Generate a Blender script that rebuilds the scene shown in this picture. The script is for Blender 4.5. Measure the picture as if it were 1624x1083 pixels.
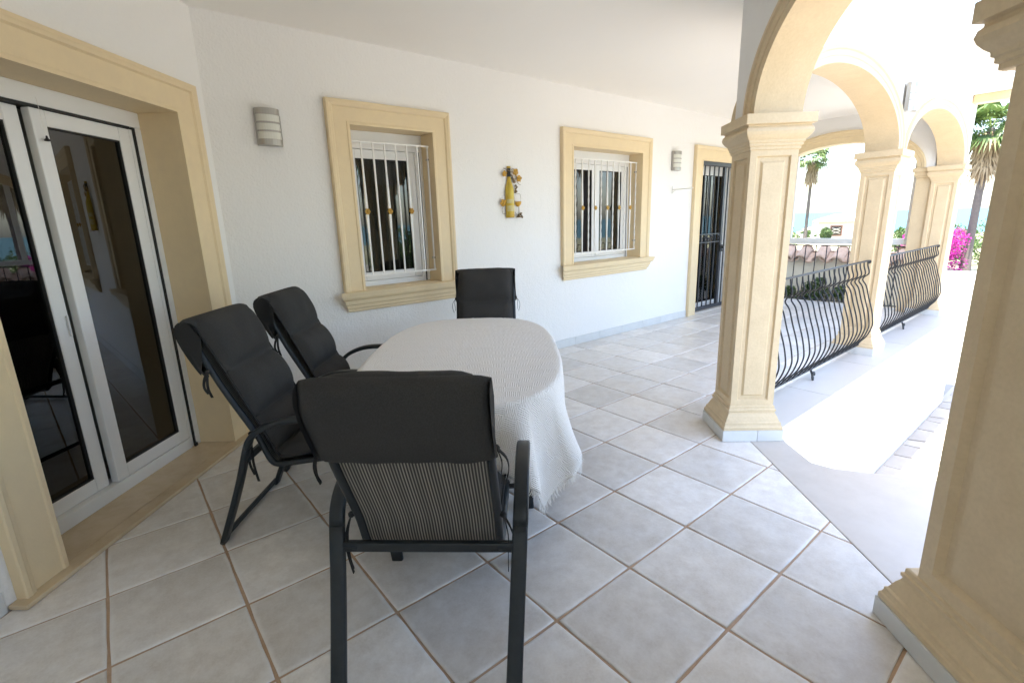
import bpy, bmesh, math, random
from mathutils import Vector, Matrix, noise
random.seed(7)
scn = bpy.context.scene
for o in list(bpy.data.objects):
    bpy.data.objects.remove(o)
rad = math.radians

# ------------------------------------------------------------------ camera
CAM = Vector((-1.5598, -1.5983, 1.5000))
YAW, PITCH, ROLL, FPX = 0.890298, -0.238902, -0.0307025, 778.93
fw = Vector((math.cos(YAW)*math.cos(PITCH), math.sin(YAW)*math.cos(PITCH), math.sin(PITCH)))
r0 = Vector((math.sin(YAW), -math.cos(YAW), 0)); u0 = r0.cross(fw)
rt = r0*math.cos(ROLL) + u0*math.sin(ROLL); up = -r0*math.sin(ROLL) + u0*math.cos(ROLL)
cd = bpy.data.cameras.new('camera'); cam = bpy.data.objects.new('camera', cd)
scn.collection.objects.link(cam); scn.camera = cam
cd.sensor_fit = 'HORIZONTAL'; cd.sensor_width = 36; cd.lens = FPX/1624*36
cd.clip_start = .05; cd.clip_end = 120000
m = Matrix((rt, up, -fw)).transposed().to_4x4(); m.translation = CAM
cam.matrix_world = m

# ------------------------------------------------------------------ sky, sun, exposure
SUN_EL, SUN_AZ = rad(76), rad(182)          # azimuth of the direction towards the sun, measured from +x to +y
w = bpy.data.worlds.new('World'); scn.world = w; w.use_nodes = True
nt = w.node_tree; nt.nodes.clear()
wo = nt.nodes.new('ShaderNodeOutputWorld'); bg = nt.nodes.new('ShaderNodeBackground')
sky = nt.nodes.new('ShaderNodeTexSky'); sky.sky_type = 'NISHITA'; sky.sun_disc = False
sky.sun_elevation = SUN_EL; sky.sun_rotation = math.pi/2 - SUN_AZ
sky.altitude = 60; sky.air_density = 1.0; sky.dust_density = 2.0; sky.ozone_density = 1.0
bg.inputs['Strength'].default_value = 0.135
nt.links.new(sky.outputs[0], bg.inputs[0]); nt.links.new(bg.outputs[0], wo.inputs[0])
sd = bpy.data.lights.new('sun', 'SUN'); sd.energy = 3.6; sd.angle = rad(.53); sd.color = (1, .93, .83)
sun = bpy.data.objects.new('sun', sd); scn.collection.objects.link(sun)
sv = Vector((math.cos(SUN_EL)*math.cos(SUN_AZ), math.cos(SUN_EL)*math.sin(SUN_AZ), math.sin(SUN_EL)))
sun.rotation_euler = sv.to_track_quat('Z', 'Y').to_euler(); sun.location = (0, 0, 30)
vs = scn.view_settings
vs.view_transform = 'Standard'; vs.look = 'None'; vs.gamma = 1; vs.use_curve_mapping = False
vs.exposure = 3.05
scn.render.engine = 'CYCLES'
scn.cycles.max_bounces = 12; scn.cycles.diffuse_bounces = 8; scn.cycles.transparent_max_bounces = 12

# ------------------------------------------------------------------ helpers
COL = scn.collection
def link(o, parent=None):
    COL.objects.link(o)
    if parent is not None: o.parent = parent
    return o
def tag(o, label=None, cat=None, group=None, kind=None):
    if label: o['label'] = label
    if cat: o['category'] = cat
    if group: o['group'] = group
    if kind: o['kind'] = kind
    return o
def empty(name, loc=(0, 0, 0), rz=0):
    o = bpy.data.objects.new(name, None); COL.objects.link(o)
    o.location = loc; o.rotation_euler = (0, 0, rz); o.empty_display_size = .1
    return o
def copy_tree(o, parent=None):
    c = o.copy(); COL.objects.link(c); c.parent = parent
    for ch in [k for k in bpy.data.objects if k.parent == o]: copy_tree(ch, c)
    return c
class MB:
    def __init__(s): s.v = []; s.f = []
    def add(s, vs, fs):
        b = len(s.v); s.v += [tuple(p) for p in vs]; s.f += [tuple(i+b for i in f) for f in fs]; return s
    def box(s, x0, x1, y0, y1, z0, z1):
        return s.add([(x0,y0,z0),(x1,y0,z0),(x1,y1,z0),(x0,y1,z0),(x0,y0,z1),(x1,y0,z1),(x1,y1,z1),(x0,y1,z1)],
                     [(3,2,1,0),(4,5,6,7),(0,1,5,4),(1,2,6,5),(2,3,7,6),(3,0,4,7)])
    def prism(s, poly, z0, z1):
        n = len(poly)
        return s.add([(p[0],p[1],z0) for p in poly]+[(p[0],p[1],z1) for p in poly],
                     [tuple(range(n-1,-1,-1)), tuple(range(n,2*n))]+[(i,(i+1)%n,n+(i+1)%n,n+i) for i in range(n)])
    def sweep(s, path, prof, closed=False, cap=True, upv=Vector((0,0,1))):
        """prof: list of (a,b) in the plane across the path: a along side vector, b along the 'up' vector"""
        P = [Vector(p) for p in path]; n = len(P); k = len(prof); base = len(s.v); last = None
        for i in range(n):
            if closed: t = (P[(i+1)%n]-P[i-1])
            else: t = P[min(i+1,n-1)]-P[max(i-1,0)]
            t.normalize()
            if callable(upv): uu = upv(i)
            else: uu = upv
            sd_ = t.cross(uu)
            if sd_.length < 1e-4: sd_ = last if last is not None else t.orthogonal()
            sd_.normalize(); last = sd_; nn = sd_.cross(t).normalized()
            for a, b in prof: s.v.append(tuple(P[i]+sd_*a+nn*b))
        rng = range(n if closed else n-1)
        for i in rng:
            j = (i+1) % n
            for q in range(k):
                q2 = (q+1) % k
                s.f.append((base+i*k+q, base+i*k+q2, base+j*k+q2, base+j*k+q))
        if cap and not closed:
            s.f.append(tuple(base+q for q in range(k-1,-1,-1))); s.f.append(tuple(base+(n-1)*k+q for q in range(k)))
        return s
    def tube(s, path, r, seg=8, closed=False):
        return s.sweep(path, [(r*math.cos(2*math.pi*i/seg), r*math.sin(2*math.pi*i/seg)) for i in range(seg)], closed)
    def lathe(s, prof, c=(0,0,0), seg=16, a0=0, a1=2*math.pi):
        full = abs(a1-a0-2*math.pi) < 1e-6; cols = seg if full else seg+1; b = len(s.v); k = len(prof)
        for i in range(cols):
            a = a0+(a1-a0)*i/seg
            for r, z in prof: s.v.append((c[0]+r*math.cos(a), c[1]+r*math.sin(a), c[2]+z))
        for i in range(seg):
            j = (i+1) % cols
            for q in range(k-1): s.f.append((b+i*k+q, b+j*k+q, b+j*k+q+1, b+i*k+q+1))
        return s
    def blob(s, c, r, seg=8, rings=6):
        n = rings
        return s.lathe([(r[0]*math.sin(math.pi*i/n) if 0<i<n else .0005, -r[2]*math.cos(math.pi*i/n)) for i in range(n+1)], c, seg)
    def rings(s, secs, cx=0, cy=0):
        """stack of squares: (half width, z)"""
        b = len(s.v)
        for h, z in secs: s.v += [(cx-h,cy-h,z),(cx+h,cy-h,z),(cx+h,cy+h,z),(cx-h,cy+h,z)]
        for i in range(len(secs)-1):
            for q in range(4): s.f.append((b+i*4+q, b+i*4+(q+1)%4, b+i*4+4+(q+1)%4, b+i*4+4+q))
        s.f.append((b+3,b+2,b+1,b)); e = b+4*(len(secs)-1); s.f.append((e,e+1,e+2,e+3))
        return s
    def mesh(s, name, mat, smooth=False):
        me = bpy.data.meshes.new(name); me.from_pydata(s.v, [], s.f); me.update()
        me.materials.append(mat)
        if smooth:
            for p in me.polygons: p.use_smooth = True
        return me
    def build(s, name, mat, parent=None, smooth=False, bevel=0, recalc=False, loc=None):
        me = s.mesh(name, mat, smooth)
        if recalc:
            bm = bmesh.new(); bm.from_mesh(me); bmesh.ops.recalc_face_normals(bm, faces=bm.faces); bm.to_mesh(me); bm.free()
        o = bpy.data.objects.new(name, me); link(o, parent)
        if loc: o.location = loc
        if bevel:
            md = o.modifiers.new('bevel', 'BEVEL'); md.width = bevel; md.segments = 2; md.limit_method = 'ANGLE'; md.angle_limit = rad(35)
            md.harden_normals = False
        return o
def roundrect(a, b, r, k=3):
    pts = []
    for cx, cy, t0 in ((a-r,b-r,0),(-a+r,b-r,90),(-a+r,-b+r,180),(a-r,-b+r,270)):
        for i in range(k+1):
            t = rad(t0+90*i/k); pts.append((cx+r*math.cos(t), cy+r*math.sin(t)))
    return pts
def smooth_path(pts, n=6):
    P = [Vector(p) for p in pts]; out = []
    for i in range(len(P)-1):
        p0 = P[max(i-1,0)]; p1 = P[i]; p2 = P[i+1]; p3 = P[min(i+2,len(P)-1)]
        for k in range(n):
            t = k/n
            out.append(.5*((2*p1)+(-p0+p2)*t+(2*p0-5*p1+4*p2-p3)*t*t+(-p0+3*p1-3*p2+p3)*t**3))
    out.append(P[-1]); return out

# ------------------------------------------------------------------ materials
MAT = {}
def mat(name, color, rough=.6, metal=0, spec=.5, vary=None, bump=None, obj_rand=0, dist=.01):
    """vary: list of (scale, amount, colour2, detail) noise mixes ; bump: (scale, strength, detail)"""
    mt = bpy.data.materials.new(name); mt.use_nodes = True; N = mt.node_tree.nodes; L = mt.node_tree.links
    b = N['Principled BSDF']; b.inputs['Roughness'].default_value = rough; b.inputs['Metallic'].default_value = metal
    b.inputs['Specular IOR Level'].default_value = spec
    tc = N.new('ShaderNodeTexCoord'); co = tc.outputs['Object']
    oi = None
    if obj_rand:
        oi = N.new('ShaderNodeObjectInfo'); ml = N.new('ShaderNodeVectorMath'); ml.operation = 'MULTIPLY_ADD'
        cb = N.new('ShaderNodeCombineXYZ')
        for k in range(3): L.new(oi.outputs['Random'], cb.inputs[k])
        ml.inputs[1].default_value = (37, 53, 71); L.new(cb.outputs[0], ml.inputs[0]); L.new(co, ml.inputs[2]); co = ml.outputs[0]
    col = None
    rgb = N.new('ShaderNodeRGB'); rgb.outputs[0].default_value = (*color, 1); col = rgb.outputs[0]
    for sc, am, c2, det in (vary or []):
        no = N.new('ShaderNodeTexNoise'); no.inputs['Scale'].default_value = sc; no.inputs['Detail'].default_value = det
        no.inputs['Roughness'].default_value = .6
        L.new(co, no.inputs['Vector'])
        rp = N.new('ShaderNodeMapRange'); rp.inputs[1].default_value = .38; rp.inputs[2].default_value = .68; rp.inputs[3].default_value = 0; rp.inputs[4].default_value = am
        L.new(no.outputs[0], rp.inputs[0])
        mx = N.new('ShaderNodeMixRGB'); mx.inputs[2].default_value = (*c2, 1); L.new(rp.outputs[0], mx.inputs[0]); L.new(col, mx.inputs[1]); col = mx.outputs[0]
    if obj_rand:
        hs = N.new('ShaderNodeHueSaturation'); mr = N.new('ShaderNodeMapRange'); mr.inputs[3].default_value = 1-obj_rand; mr.inputs[4].default_value = 1+obj_rand
        L.new(oi.outputs['Random'], mr.inputs[0]); L.new(mr.outputs[0], hs.inputs['Value']); L.new(col, hs.inputs['Color']); col = hs.outputs[0]
    L.new(col, b.inputs['Base Color'])
    if bump:
        last = None
        for sc, st, det in bump:
            no = N.new('ShaderNodeTexNoise'); no.inputs['Scale'].default_value = sc; no.inputs['Detail'].default_value = det; L.new(co, no.inputs['Vector'])
            bp = N.new('ShaderNodeBump'); bp.inputs['Strength'].default_value = st; bp.inputs['Distance'].default_value = dist
            L.new(no.outputs[0], bp.inputs['Height'])
            if last: L.new(last, bp.inputs['Normal'])
            last = bp.outputs[0]
        L.new(last, b.inputs['Normal'])
    MAT[name] = mt; return mt
mat('render_white', (.80,.785,.755), .85, vary=[(.7,.35,(.82,.81,.78),4),(2.5,.25,(.80,.78,.75),6),(9,.18,(.79,.77,.74),5)], bump=[(60,.35,4),(17,.30,4)], dist=.012)
mat('ceiling_white', (.88,.85,.79), .9, vary=[(.5,.4,(.85,.83,.79),3),(3,.2,(.83,.81,.77),5)], bump=[(30,.10,3),(4,.1,3)])
mat('outer_white', (.80,.79,.77), .85, vary=[(2,.4,(.74,.72,.68),5)], bump=[(55,.3,4)])
mat('trim_cream', (.76,.61,.375), .55, vary=[(1.6,.5,(.70,.56,.35),5),(14,.3,(.65,.52,.345),6)], bump=[(90,.10,3),(12,.08,3)])
mat('pillar_cream', (.70,.56,.36), .6, vary=[(2.2,.6,(.65,.51,.315),5),(9,.4,(.59,.455,.28),7),(60,.3,(.54,.42,.265),5)], bump=[(70,.16,4),(9,.10,3)])
tm = mat('tile', (.77,.735,.68), .33, spec=.4, vary=[(2.6,.8,(.62,.57,.50),6),(5.5,.6,(.69,.68,.665),5),(13,.65,(.52,.465,.40),9),(45,.35,(.58,.54,.48),6),(120,.3,(.78,.76,.73),4)], bump=[(7,.16,4),(60,.06,5)], obj_rand=.12)
def tile_edges(mt):      # paler rim of each tile, broken up by noise
    N = mt.node_tree.nodes; L = mt.node_tree.links; b = N['Principled BSDF']; src = b.inputs['Base Color'].links[0].from_socket
    tc = N.new('ShaderNodeTexCoord'); ab = N.new('ShaderNodeVectorMath'); ab.operation = 'ABSOLUTE'; L.new(tc.outputs['Object'], ab.inputs[0])
    sp = N.new('ShaderNodeSeparateXYZ'); L.new(ab.outputs[0], sp.inputs[0]); mxm = N.new('ShaderNodeMath'); mxm.operation = 'MAXIMUM'; L.new(sp.outputs[0], mxm.inputs[0]); L.new(sp.outputs[1], mxm.inputs[1])
    no = N.new('ShaderNodeTexNoise'); no.inputs['Scale'].default_value = 14; no.inputs['Detail'].default_value = 5; L.new(tc.outputs['Object'], no.inputs['Vector'])
    ma = N.new('ShaderNodeMath'); ma.operation = 'MULTIPLY_ADD'; ma.inputs[1].default_value = .030; L.new(no.outputs[0], ma.inputs[0]); L.new(mxm.outputs[0], ma.inputs[2])
    mr = N.new('ShaderNodeMapRange'); mr.inputs[1].default_value = .216; mr.inputs[2].default_value = .236; mr.inputs[4].default_value = .6; L.new(ma.outputs[0], mr.inputs[0])
    mx = N.new('ShaderNodeMixRGB'); mx.inputs[2].default_value = (.80,.785,.76,1); L.new(mr.outputs[0], mx.inputs[0]); L.new(src, mx.inputs[1]); L.new(mx.outputs[0], b.inputs['Base Color'])
tile_edges(tm)
mat('grout', (.50,.345,.225), .9, vary=[(2.5,.7,(.55,.43,.33),5),(6,.5,(.42,.27,.16),5),(40,.4,(.36,.24,.15),5)], bump=[(150,.3,4)])
mat('skirting_grey', (.66,.665,.65), .35, vary=[(6,.6,(.57,.575,.57),6),(30,.3,(.68,.68,.66),6)], obj_rand=.05)
mat('sill_marble', (.60,.47,.30), .22, vary=[(2.2,.7,(.66,.55,.40),6),(9,.5,(.47,.35,.21),7)])
mat('threshold_stone', (.51,.46,.40), .36, vary=[(1.3,.6,(.50,.465,.42),5),(6,.5,(.41,.365,.315),7),(40,.25,(.52,.48,.44),4)], bump=[(25,.05,4)], obj_rand=.02)
mat('slab_stone', (.47,.46,.44), .45, vary=[(3,.5,(.42,.405,.38),6)], obj_rand=.03)
mat('pvc_white', (.78,.78,.77), .3, vary=[(3,.3,(.72,.72,.70),3)])
mat('rubber_black', (.02,.02,.02), .7)
mat('paint_white', (.84,.83,.80), .45, vary=[(20,.4,(.7,.68,.63),5)])
mat('gold_paint', (.55,.33,.07), .4, metal=.4, vary=[(60,.5,(.42,.24,.04),4)])
mat('iron', (.020,.022,.026), .5, metal=0, spec=.35, vary=[(30,.5,(.035,.036,.04),5)], bump=[(120,.15,3)])
mat('chair_metal', (.022,.027,.031), .42, metal=.25, spec=.4, vary=[(40,.4,(.035,.04,.045),4)])
mat('cushion', (.047,.046,.045), .92, spec=.2, vary=[(3,.4,(.058,.057,.054),3),(260,.6,(.028,.027,.026),2)], bump=[(600,.3,2),(9,.25,3)], dist=.004)
mat('cushion_dark', (.032,.032,.032), .95, spec=.2, bump=[(600,.3,2)], dist=.003)
mat('tag_white', (.75,.75,.73), .7)
mat('cushion_lining', (.50,.48,.44), .9, bump=[(200,.2,3)])
mat('satin_steel', (.42,.40,.37), .35, metal=.9, vary=[(8,.3,(.36,.33,.30),3)])
mat('frost_glass', (.66,.65,.58), .35, spec=.5)
mat('curtain', (.36,.345,.31), .9, vary=[(4,.3,(.30,.28,.25),3)])
mat('room_wall', (.45,.43,.39), .9)
mat('room_floor', (.20,.17,.14), .6)
mat('gate_iron', (.045,.05,.058), .4, metal=.3, vary=[(18,.5,(.07,.075,.085),4)])
mat('terracotta', (.47,.34,.26), .85, vary=[(8,.7,(.36,.25,.19),6),(20,.4,(.56,.46,.38),6)], bump=[(40,.3,4)], obj_rand=.16)
mat('cream_wall', (.74,.68,.56), .85, vary=[(1,.4,(.68,.61,.49),5)], bump=[(60,.3,3)])
mat('villa_wall', (.78,.66,.57), .85, vary=[(1,.3,(.74,.62,.53),4)])
mat('villa_roof', (.56,.47,.40), .85, vary=[(6,.6,(.47,.37,.30),5)])
mat('shutter_red', (.30,.13,.09), .6)
mat('far_white', (.78,.76,.72), .85)
mat('far_roof', (.50,.33,.24), .85)
mat('paving', (.34,.31,.27), .7, vary=[(3,.6,(.27,.24,.21),5),(15,.4,(.31,.26,.22),6)], bump=[(30,.2,4)], obj_rand=.10)
mat('paving_joint', (.36,.34,.31), .9, vary=[(2,.4,(.30,.28,.25),4)], bump=[(60,.2,3)])
mat('concrete_drive', (.26,.25,.225), .85, vary=[(.6,.5,(.21,.20,.18),5)], bump=[(40,.15,4)])
mat('terrain', (.19,.19,.11), .95, vary=[(.02,.8,(.10,.13,.06),6),(.15,.6,(.30,.26,.18),5)])
mat('bark', (.09,.075,.065), .95, vary=[(8,.6,(.14,.115,.10),5)], bump=[(25,.6,4)], dist=.03)
mat('dead_frond', (.30,.22,.13), .95, vary=[(3,.6,(.20,.14,.08),4)])
def leafmat(name, c1, c2, trans=.3):
    mt = bpy.data.materials.new(name); mt.use_nodes = True; N = mt.node_tree.nodes; L = mt.node_tree.links
    b = N['Principled BSDF']; b.inputs['Roughness'].default_value = .5; b.inputs['Specular IOR Level'].default_value = .35
    g = N.new('ShaderNodeNewGeometry'); mx = N.new('ShaderNodeMixRGB'); mx.inputs[1].default_value = (*c1,1); mx.inputs[2].default_value = (*c2,1)
    L.new(g.outputs['Random Per Island'], mx.inputs[0]); L.new(mx.outputs[0], b.inputs['Base Color'])
    t = N.new('ShaderNodeBsdfTranslucent'); L.new(mx.outputs[0], t.inputs[0]); ms = N.new('ShaderNodeMixShader'); ms.inputs[0].default_value = trans
    L.new(b.outputs[0], ms.inputs[1]); L.new(t.outputs[0], ms.inputs[2]); L.new(ms.outputs[0], N['Material Output'].inputs[0])
    MAT[name] = mt
leafmat('palm_leaf', (.05,.10,.025), (.12,.17,.05))
leafmat('hedge_leaf', (.03,.07,.018), (.10,.15,.04))
leafmat('bougainvillea', (.42,.035,.27), (.30,.015,.17), .35)
leafmat('grape_leaf', (.50,.31,.05), (.42,.22,.03), 0)
def glassmat(name, tint, ior=1.5, extra=0.0):
    mt = bpy.data.materials.new(name); mt.use_nodes = True; N = mt.node_tree.nodes; L = mt.node_tree.links
    N.remove(N['Principled BSDF'])
    fr = N.new('ShaderNodeFresnel'); fr.inputs[0].default_value = ior
    ad = N.new('ShaderNodeMath'); ad.operation = 'MULTIPLY_ADD'; ad.inputs[1].default_value = 1.7; ad.inputs[2].default_value = extra; ad.use_clamp = True
    L.new(fr.outputs[0], ad.inputs[0])
    tr = N.new('ShaderNodeBsdfTransparent'); tr.inputs[0].default_value = (*tint,1)
    gl = N.new('ShaderNodeBsdfGlossy'); gl.inputs['Roughness'].default_value = .004
    ms = N.new('ShaderNodeMixShader'); L.new(ad.outputs[0], ms.inputs[0]); L.new(tr.outputs[0], ms.inputs[1]); L.new(gl.outputs[0], ms.inputs[2])
    L.new(ms.outputs[0], N['Material Output'].inputs[0]); MAT[name] = mt
glassmat('glass_dark', (.50,.52,.50)); glassmat('glass_clear', (.95,.97,.97), 1.35)
def slingmat():
    mt = mat('sling', (.06,.055,.048), .8); N = mt.node_tree.nodes; L = mt.node_tree.links; b = N['Principled BSDF']
    tc = N.new('ShaderNodeTexCoord')
    wv = N.new('ShaderNodeTexWave'); wv.wave_type = 'BANDS'; wv.bands_direction = 'X'; wv.inputs['Scale'].default_value = 32
    w2 = N.new('ShaderNodeTexWave'); w2.wave_type = 'BANDS'; w2.bands_direction = 'Z'; w2.inputs['Scale'].default_value = 110
    w3 = N.new('ShaderNodeTexWave'); w3.wave_type = 'BANDS'; w3.bands_direction = 'X'; w3.inputs['Scale'].default_value = 5.1
    for q in (wv, w2, w3): L.new(tc.outputs['Object'], q.inputs['Vector'])
    c = N.new('ShaderNodeMixRGB'); c.inputs[1].default_value = (.034,.032,.030,1); c.inputs[2].default_value = (.46,.43,.37,1)
    mm = N.new('ShaderNodeMath'); mm.operation = 'MULTIPLY'; pw = N.new('ShaderNodeMath'); pw.operation = 'POWER'; pw.inputs[1].default_value = 2.5; L.new(wv.outputs['Fac'], pw.inputs[0]); L.new(pw.outputs[0], mm.inputs[0])
    mp = N.new('ShaderNodeMapRange'); mp.inputs[3].default_value = .45; mp.inputs[4].default_value = 1; L.new(w2.outputs['Fac'], mp.inputs[0])
    m3 = N.new('ShaderNodeMath'); m3.operation = 'MULTIPLY'; mp3 = N.new('ShaderNodeMapRange'); mp3.inputs[3].default_value = .8; mp3.inputs[4].default_value = 1.1
    L.new(w3.outputs['Fac'], mp3.inputs[0]); L.new(mp.outputs[0], m3.inputs[0]); L.new(mp3.outputs[0], m3.inputs[1])
    L.new(m3.outputs[0], mm.inputs[1]); L.new(mm.outputs[0], c.inputs[0]); L.new(c.outputs[0], b.inputs['Base Color'])
    bp = N.new('ShaderNodeBump'); bp.inputs['Strength'].default_value = .5; bp.inputs['Distance'].default_value = .002; L.new(mm.outputs[0], bp.inputs['Height']); L.new(bp.outputs[0], b.inputs['Normal'])
slingmat()
def clothmat():
    mt = mat('cloth', (.70,.665,.60), .95, spec=.1); N = mt.node_tree.nodes; L = mt.node_tree.links; b = N['Principled BSDF']
    uv = N.new('ShaderNodeUVMap'); uv.uv_map = 'weave'
    def chk(sc):
        c = N.new('ShaderNodeTexChecker'); c.inputs['Scale'].default_value = sc; c.inputs[1].default_value = (1,1,1,1); c.inputs[2].default_value = (0,0,0,1)
        L.new(uv.outputs[0], c.inputs['Vector']); return c.outputs[1]
    def wave(d, sc, dist=1.5):
        q = N.new('ShaderNodeTexWave'); q.bands_direction = d; q.inputs['Scale'].default_value = sc; q.inputs['Distortion'].default_value = dist; q.inputs['Detail'].default_value = 2; q.inputs['Detail Scale'].default_value = 3
        L.new(uv.outputs[0], q.inputs['Vector']); return q.outputs['Fac']
    mx = N.new('ShaderNodeMixRGB'); L.new(chk(15), mx.inputs[0])
    L.new(wave('X', 36), mx.inputs[1]); L.new(wave('Y', 36), mx.inputs[2])
    no = N.new('ShaderNodeTexNoise'); no.inputs['Scale'].default_value = 120; no.inputs['Detail'].default_value = 4; L.new(uv.outputs[0], no.inputs['Vector'])
    ad = N.new('ShaderNodeMixRGB'); ad.blend_type = 'ADD'; ad.inputs[0].default_value = .7; L.new(mx.outputs[0], ad.inputs[1]); L.new(no.outputs[0], ad.inputs[2])
    bp = N.new('ShaderNodeBump'); bp.inputs['Strength'].default_value = .6; bp.inputs['Distance'].default_value = .005; L.new(ad.outputs[0], bp.inputs['Height']); L.new(bp.outputs[0], b.inputs['Normal'])
    cm = N.new('ShaderNodeMixRGB'); cm.inputs[1].default_value = (.76,.72,.66,1); cm.inputs[2].default_value = (.92,.905,.88,1); L.new(ad.outputs[0], cm.inputs[0]); L.new(cm.outputs[0], b.inputs['Base Color'])
clothmat()
mat('fringe', (.86,.84,.80), .95)
def seamat():
    mt = mat('sea', (.035,.095,.115), .5, spec=.25, bump=[(.02,.4,3)]); 
seamat()

# ------------------------------------------------------------------ plan
T = .45                       # floor tile pitch; joints lie on multiples of T
TH = rad(48.5); D = Vector((math.cos(TH), math.sin(TH), 0)); NN = Vector((math.sin(TH), -math.cos(TH), 0))
K = Vector((-.86, 2.5, 0))    # corner between window wall and sliding door wall
P1 = Vector((1.76, -.075, 0)) # centre of the corner pillar
SP = 1.874
PN = P1-D*SP; PB = PN-D*2.6; PC = PB-D*2.6
P2 = Vector((4.73, .08, 0)); P3 = Vector((7.74, .10, 0)); XE = 7.74
GZ = -1.4; CZ = 2.92
def on_diag(dn, dd): return P1+D*dd+NN*dn

# ------------------------------------------------------------------ ground, terrain, sea
def smooth(a, b, x):
    t = max(0, min(1, (x-a)/(b-a))); return t*t*(3-2*t)
def terr_z(x, y):
    r = math.hypot(x-4, y); q = max(0, r-38)
    z = GZ-.02-.0352*q*smooth(0,60,q)
    if r > 45: z += smooth(45,200,r)*noise.noise(Vector((x*.006,y*.006,3)))*1.6
    return max(z, -70)
b = MB(); rs = [0,8,16,24,30,36,42,50,60,75,95,120,160,220,300,420,600,850,1200,1600,2100]; na = 96
for r in rs:
    for a in range(na):
        t = 2*math.pi*a/na; x = 4+r*math.cos(t); y = r*math.sin(t); b.v.append((x,y,terr_z(x,y)))
for i in range(len(rs)-1):
    for a in range(na):
        a2 = (a+1)%na; b.f.append((i*na+a, i*na+na+a, i*na+na+a2, i*na+a2))
tag(b.build('hillside', MAT['terrain'], smooth=True), kind='structure')
b = MB(); R_ = 90000; b.v = [(R_*math.cos(2*math.pi*i/64), R_*math.sin(2*math.pi*i/64), -60) for i in range(64)]; b.f = [tuple(range(64))]
tag(b.build('sea', MAT['sea']), kind='structure')
b = MB(); b.prism([(-9,-30),(30,-30),(30,.6),(26,5.5),(7.6,7),(-9,7)], GZ-.3, GZ)
tag(b.build('driveway', MAT['concrete_drive']), kind='structure')

# crazy paving beside the podium: one object per stone
b = MB(); b.prism([(1.6,-3.2),(13,-3.2),(13,-.20),(1.6,-.20)], GZ-.02, GZ+.012)
pav = tag(b.build('paving', MAT['paving_joint']), kind='structure')
rr = random.Random(3); nx, ny = 30, 8; gx = {}
for i in range(nx+1):
    for j in range(ny+1):
        jx = 0 if i in (0,nx) else rr.uniform(-.13,.13); jy = 0 if j in (0,ny) else rr.uniform(-.13,.13)
        gx[i,j] = (1.62+11.3*i/nx+jx+(.12 if j%2 else -.06)*(0<i<nx), -3.15+2.9*j/ny+jy)
for i in range(nx):
    for j in range(ny):
        q = [gx[i,j],gx[i+1,j],gx[i+1,j+1],gx[i,j+1]]; cx = sum(p[0] for p in q)/4; cy = sum(p[1] for p in q)/4
        q2 = []
        for k in range(4):
            p = q[k]; pn = q[(k+1)%4]
            q2.append((cx+(p[0]-cx)*.93, cy+(p[1]-cy)*.93)); mxp = ((p[0]+pn[0])/2,(p[1]+pn[1])/2)
            q2.append((cx+(mxp[0]-cx)*rr.uniform(.88,.97), cy+(mxp[1]-cy)*rr.uniform(.88,.97)))
        MB().prism([(x-cx,y-cy) for x,y in q2], 0, .014+rr.uniform(0,.008)).build('paving_stone', MAT['paving'], pav, loc=(cx,cy,GZ+.013))

# ------------------------------------------------------------------ terrace floor: podium, grout bed, single tiles
EDGE = on_diag(-.01, 0)       # line where tiles meet the threshold stone
podium = [(-3.4,-8.2)]
c1 = P1+NN*.30; 
pod = [tuple((PC-D*1.0-NN*5)[:2]), tuple((PC-D*1.0+NN*.35)[:2]), tuple((PN+NN*.35-D*.2)[:2]), (2.25,-1.80), (1.86,-1.145), (1.60,-.715), (1.585,-.60), (1.80,-.37), (2.0,-.245), (7.98,-.245), (7.98,2.5), (7.98,6), (-6,6)]
b = MB().prism(pod, GZ-.4, -.03); 
podo = tag(b.build('podium', MAT['outer_white']), 'white rendered terrace podium below the threshold and balcony slab', 'podium')
def clip(poly, p0, nrm):
    out = []
    for i in range(len(poly)):
        a = poly[i]; c = poly[(i+1)%len(poly)]
        da = (a[0]-p0[0])*nrm[0]+(a[1]-p0[1])*nrm[1]; dc = (c[0]-p0[0])*nrm[0]+(c[1]-p0[1])*nrm[1]
        if da >= 0: out.append(a)
        if (da >= 0) != (dc >= 0):
            t = da/(da-dc); out.append((a[0]+(c[0]-a[0])*t, a[1]+(c[1]-a[1])*t))
    return out
def area(p): return .5*sum(p[i][0]*p[(i+1)%len(p)][1]-p[(i+1)%len(p)][0]*p[i][1] for i in range(len(p))) if len(p) > 2 else 0
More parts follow.
